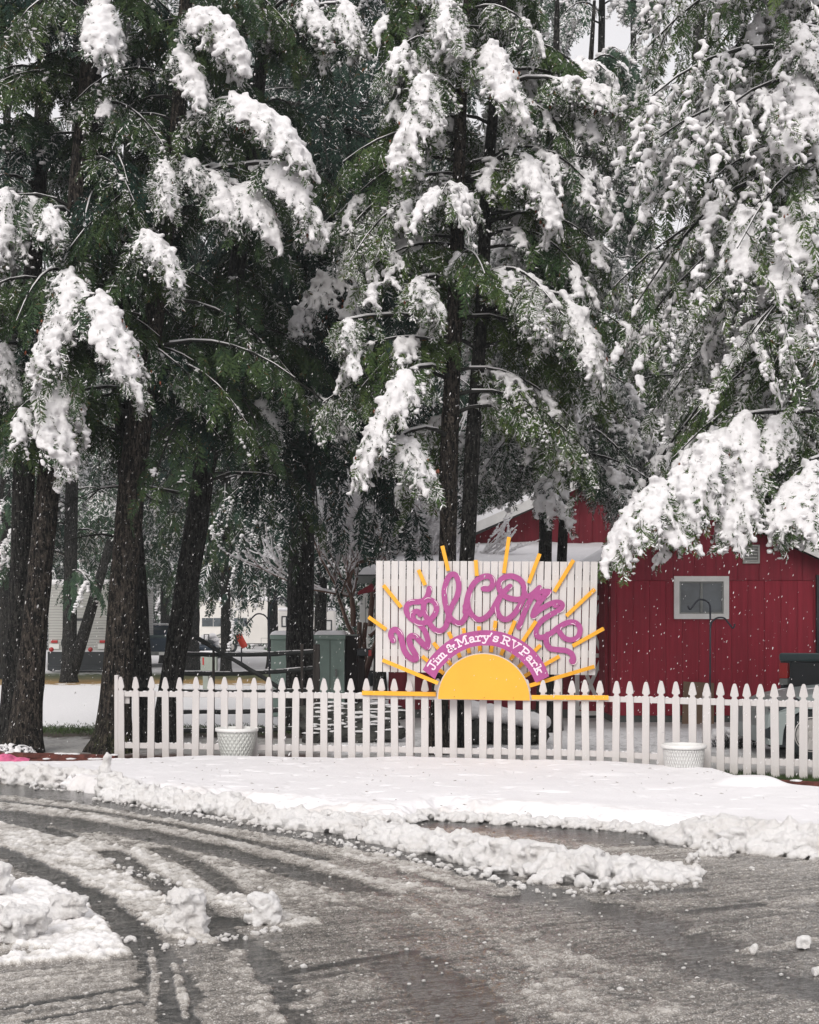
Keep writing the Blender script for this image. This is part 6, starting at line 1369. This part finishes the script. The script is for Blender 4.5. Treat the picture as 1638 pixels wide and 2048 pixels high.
chunk(-16, 1800, 100, 72, 'tall smooth snow heap cut by the left edge of the picture', 55, False, 120)
chunk(1432, 1712, 92, 34, 'long low snow block apart from the right end of the ridge', 56)
chunk(1385, 1726, 46, 20, 'small snow lump between the ridge end and the long low block', 57, n=24)
chunk(1212, 1786, 76, 28, 'low snow lump in front of the ridge near the wet patch darkened for the barn reflection', 58, n=30)
chunk(1508, 1908, 32, 20, 'small white snow lump alone on the right part of the road', 59, n=20)
chunk(1606, 1898, 48, 26, 'flat snow lump near the right edge, behind the smallest lump', 60, n=24)
chunk(1632, 1952, 34, 20, 'snow lump cut by the right edge low in the picture', 61, n=20)
chunk(186, 1884 + 22, 34, 22, 'small snow lump on the white slush at the lower left', 62, n=20)
chunk(66, 1576 + 4, 24, 16, 'little snow lump on the road at the far left, first of the row', 63, n=16)
B = []
for _ in range(420):
    u, v = rg.uniform(-100, 1740), rg.uniform(1600, 2040)
    c = G(u, v); r = rg.uniform(.003, .010) * (1.8 if rg.random() < .06 else 1); B.append((c.x, c.y, r * .5, r * 1.3, r, r * .8))
for q, n_, sp in (([(190, 1600), (500, 1650), (800, 1712), (1100, 1790), (1400, 1770)], 420, .14), ([(0, 1690), (200, 1720), (430, 1800)], 130, .12), ([(0, 1900), (150, 1900), (270, 1880)], 70, .12), ([(300, 1900), (440, 1880), (560, 1860)], 60, .12), ([(60, 1578), (180, 1584)], 40, .1)):
    for x, y, z, a, b, c in lumps_along(q, n_, lambda f: .015, lambda f, sp=sp: sp, .005, .028, 9): B.append((x, y, a * .4, a, b, c))
V, Fa = blobs_np(B, ICO2, 8, .25); o = np_mesh('snow_crumbs', V, Fa, 'snow_dirty', None, True); tag(o, 'small crumbs of snow scattered over the wet road', 'snow crumbs', kind='stuff')
# mulch, needles and grass tufts at the fence foot
V_, F_ = [], []
def blade(x, y, h, w, lean):
    a = rg.uniform(0, 3.14); dx, dy = math.cos(a) * w, math.sin(a) * w; k_ = len(V_); lx, ly = rg.uniform(-1, 1) * lean, rg.uniform(-1, 1) * lean
    V_.extend([(x - dx, y - dy, 0), (x + dx, y + dy, 0), (x + lx, y + ly, h)]); F_.append((k_, k_ + 1, k_ + 2))
for _ in range(6500):
    u = rg.uniform(1430, 1720); vb = np.interp(u, [1430, 1638, 1720], [1556, 1574, 1580]); c = G(u, vb + rg.uniform(-16, 12)); blade(c.x, c.y, rg.uniform(.02, .055), .004, .03)
for _ in range(5000):
    u = rg.uniform(-40, 640); c = G(u, rg.gauss(1460, 5)); blade(c.x, c.y, rg.uniform(.02, .06), .009, .05)
M['grass'] = paint('grass_blades', (.045, .075, .02), .7, .4, 3, bump=0)
o = np_mesh('grass', V_, F_, 'grass'); tag(o, 'short green grass tufts at the fence foot and along the lawn edge', 'grass', kind='stuff')
M['needle'] = paint('fallen_needles', (.10, .07, .04), .8, .4, 30, bump=0)
V_, F_ = [], []
def verge_h(x, y):
    i = int(round((x + 9.5) / 19 * 949)); j = int(round((y - 10.6) / 9.0 * 519)); return VZ[min(max(i, 0), 949), min(max(j, 0), 519)]
for _ in range(140):
    u, v = rg.uniform(200, 1638), 1535 + 110 * rg.random() ** 1.4; c = G(u, v); h = verge_h(c.x, c.y)
    if h < .03: continue
    a = rg.uniform(0, 3.14); l = rg.uniform(.008, .03); w_ = .0016; dx, dy = math.cos(a) * l, math.sin(a) * l; k_ = len(V_); V_ += [(c.x - dx, c.y - dy, h + .004), (c.x + dx, c.y + dy, h + .006), (c.x + dx * .2, c.y + dy * .2 + w_, h + .011)]; F_.append((k_, k_ + 1, k_ + 2))
o = np_mesh('fallen_needles', V_, F_, 'needle'); tag(o, 'fallen needles and bits of twig on the snow verge', 'needles', kind='stuff')
# ================================================================ falling snow
B = []; rf = random.Random(3)
for _ in range(8500):
    y = 3.0 + 23.0 * rf.random() ** .6; x = rf.uniform(-.36, .36) * y; z = EYE + (HZ - rf.uniform(-60, 1560)) / FP * y
    if z < .3: continue
    r = rf.uniform(.0016, .0036) * (1 if y > 8 else .6); B.append((x, y, z, r, r, r * rf.uniform(1.8, 3.4)))
V0, F0 = ICO1; B = np.array(B, np.float32); rng = np.random.default_rng(1)
loc = V0[None] * B[:, None, 3:6] * (1 + .3 * (rng.random((len(B), len(V0), 1)) - .5)); tl = rng.normal(.30, .10, (len(B), 1)); loc[..., 0] += loc[..., 2] * tl
V = (B[:, None, :3] + loc).reshape(-1, 3); Fa = (F0[None] + (np.arange(len(B)) * len(V0))[:, None, None]).reshape(-1, 3)
o = np_mesh('falling_snow', V, Fa, 'snow_tree', None, True); tag(o, 'falling snowflakes in the air', 'snowfall', kind='stuff')
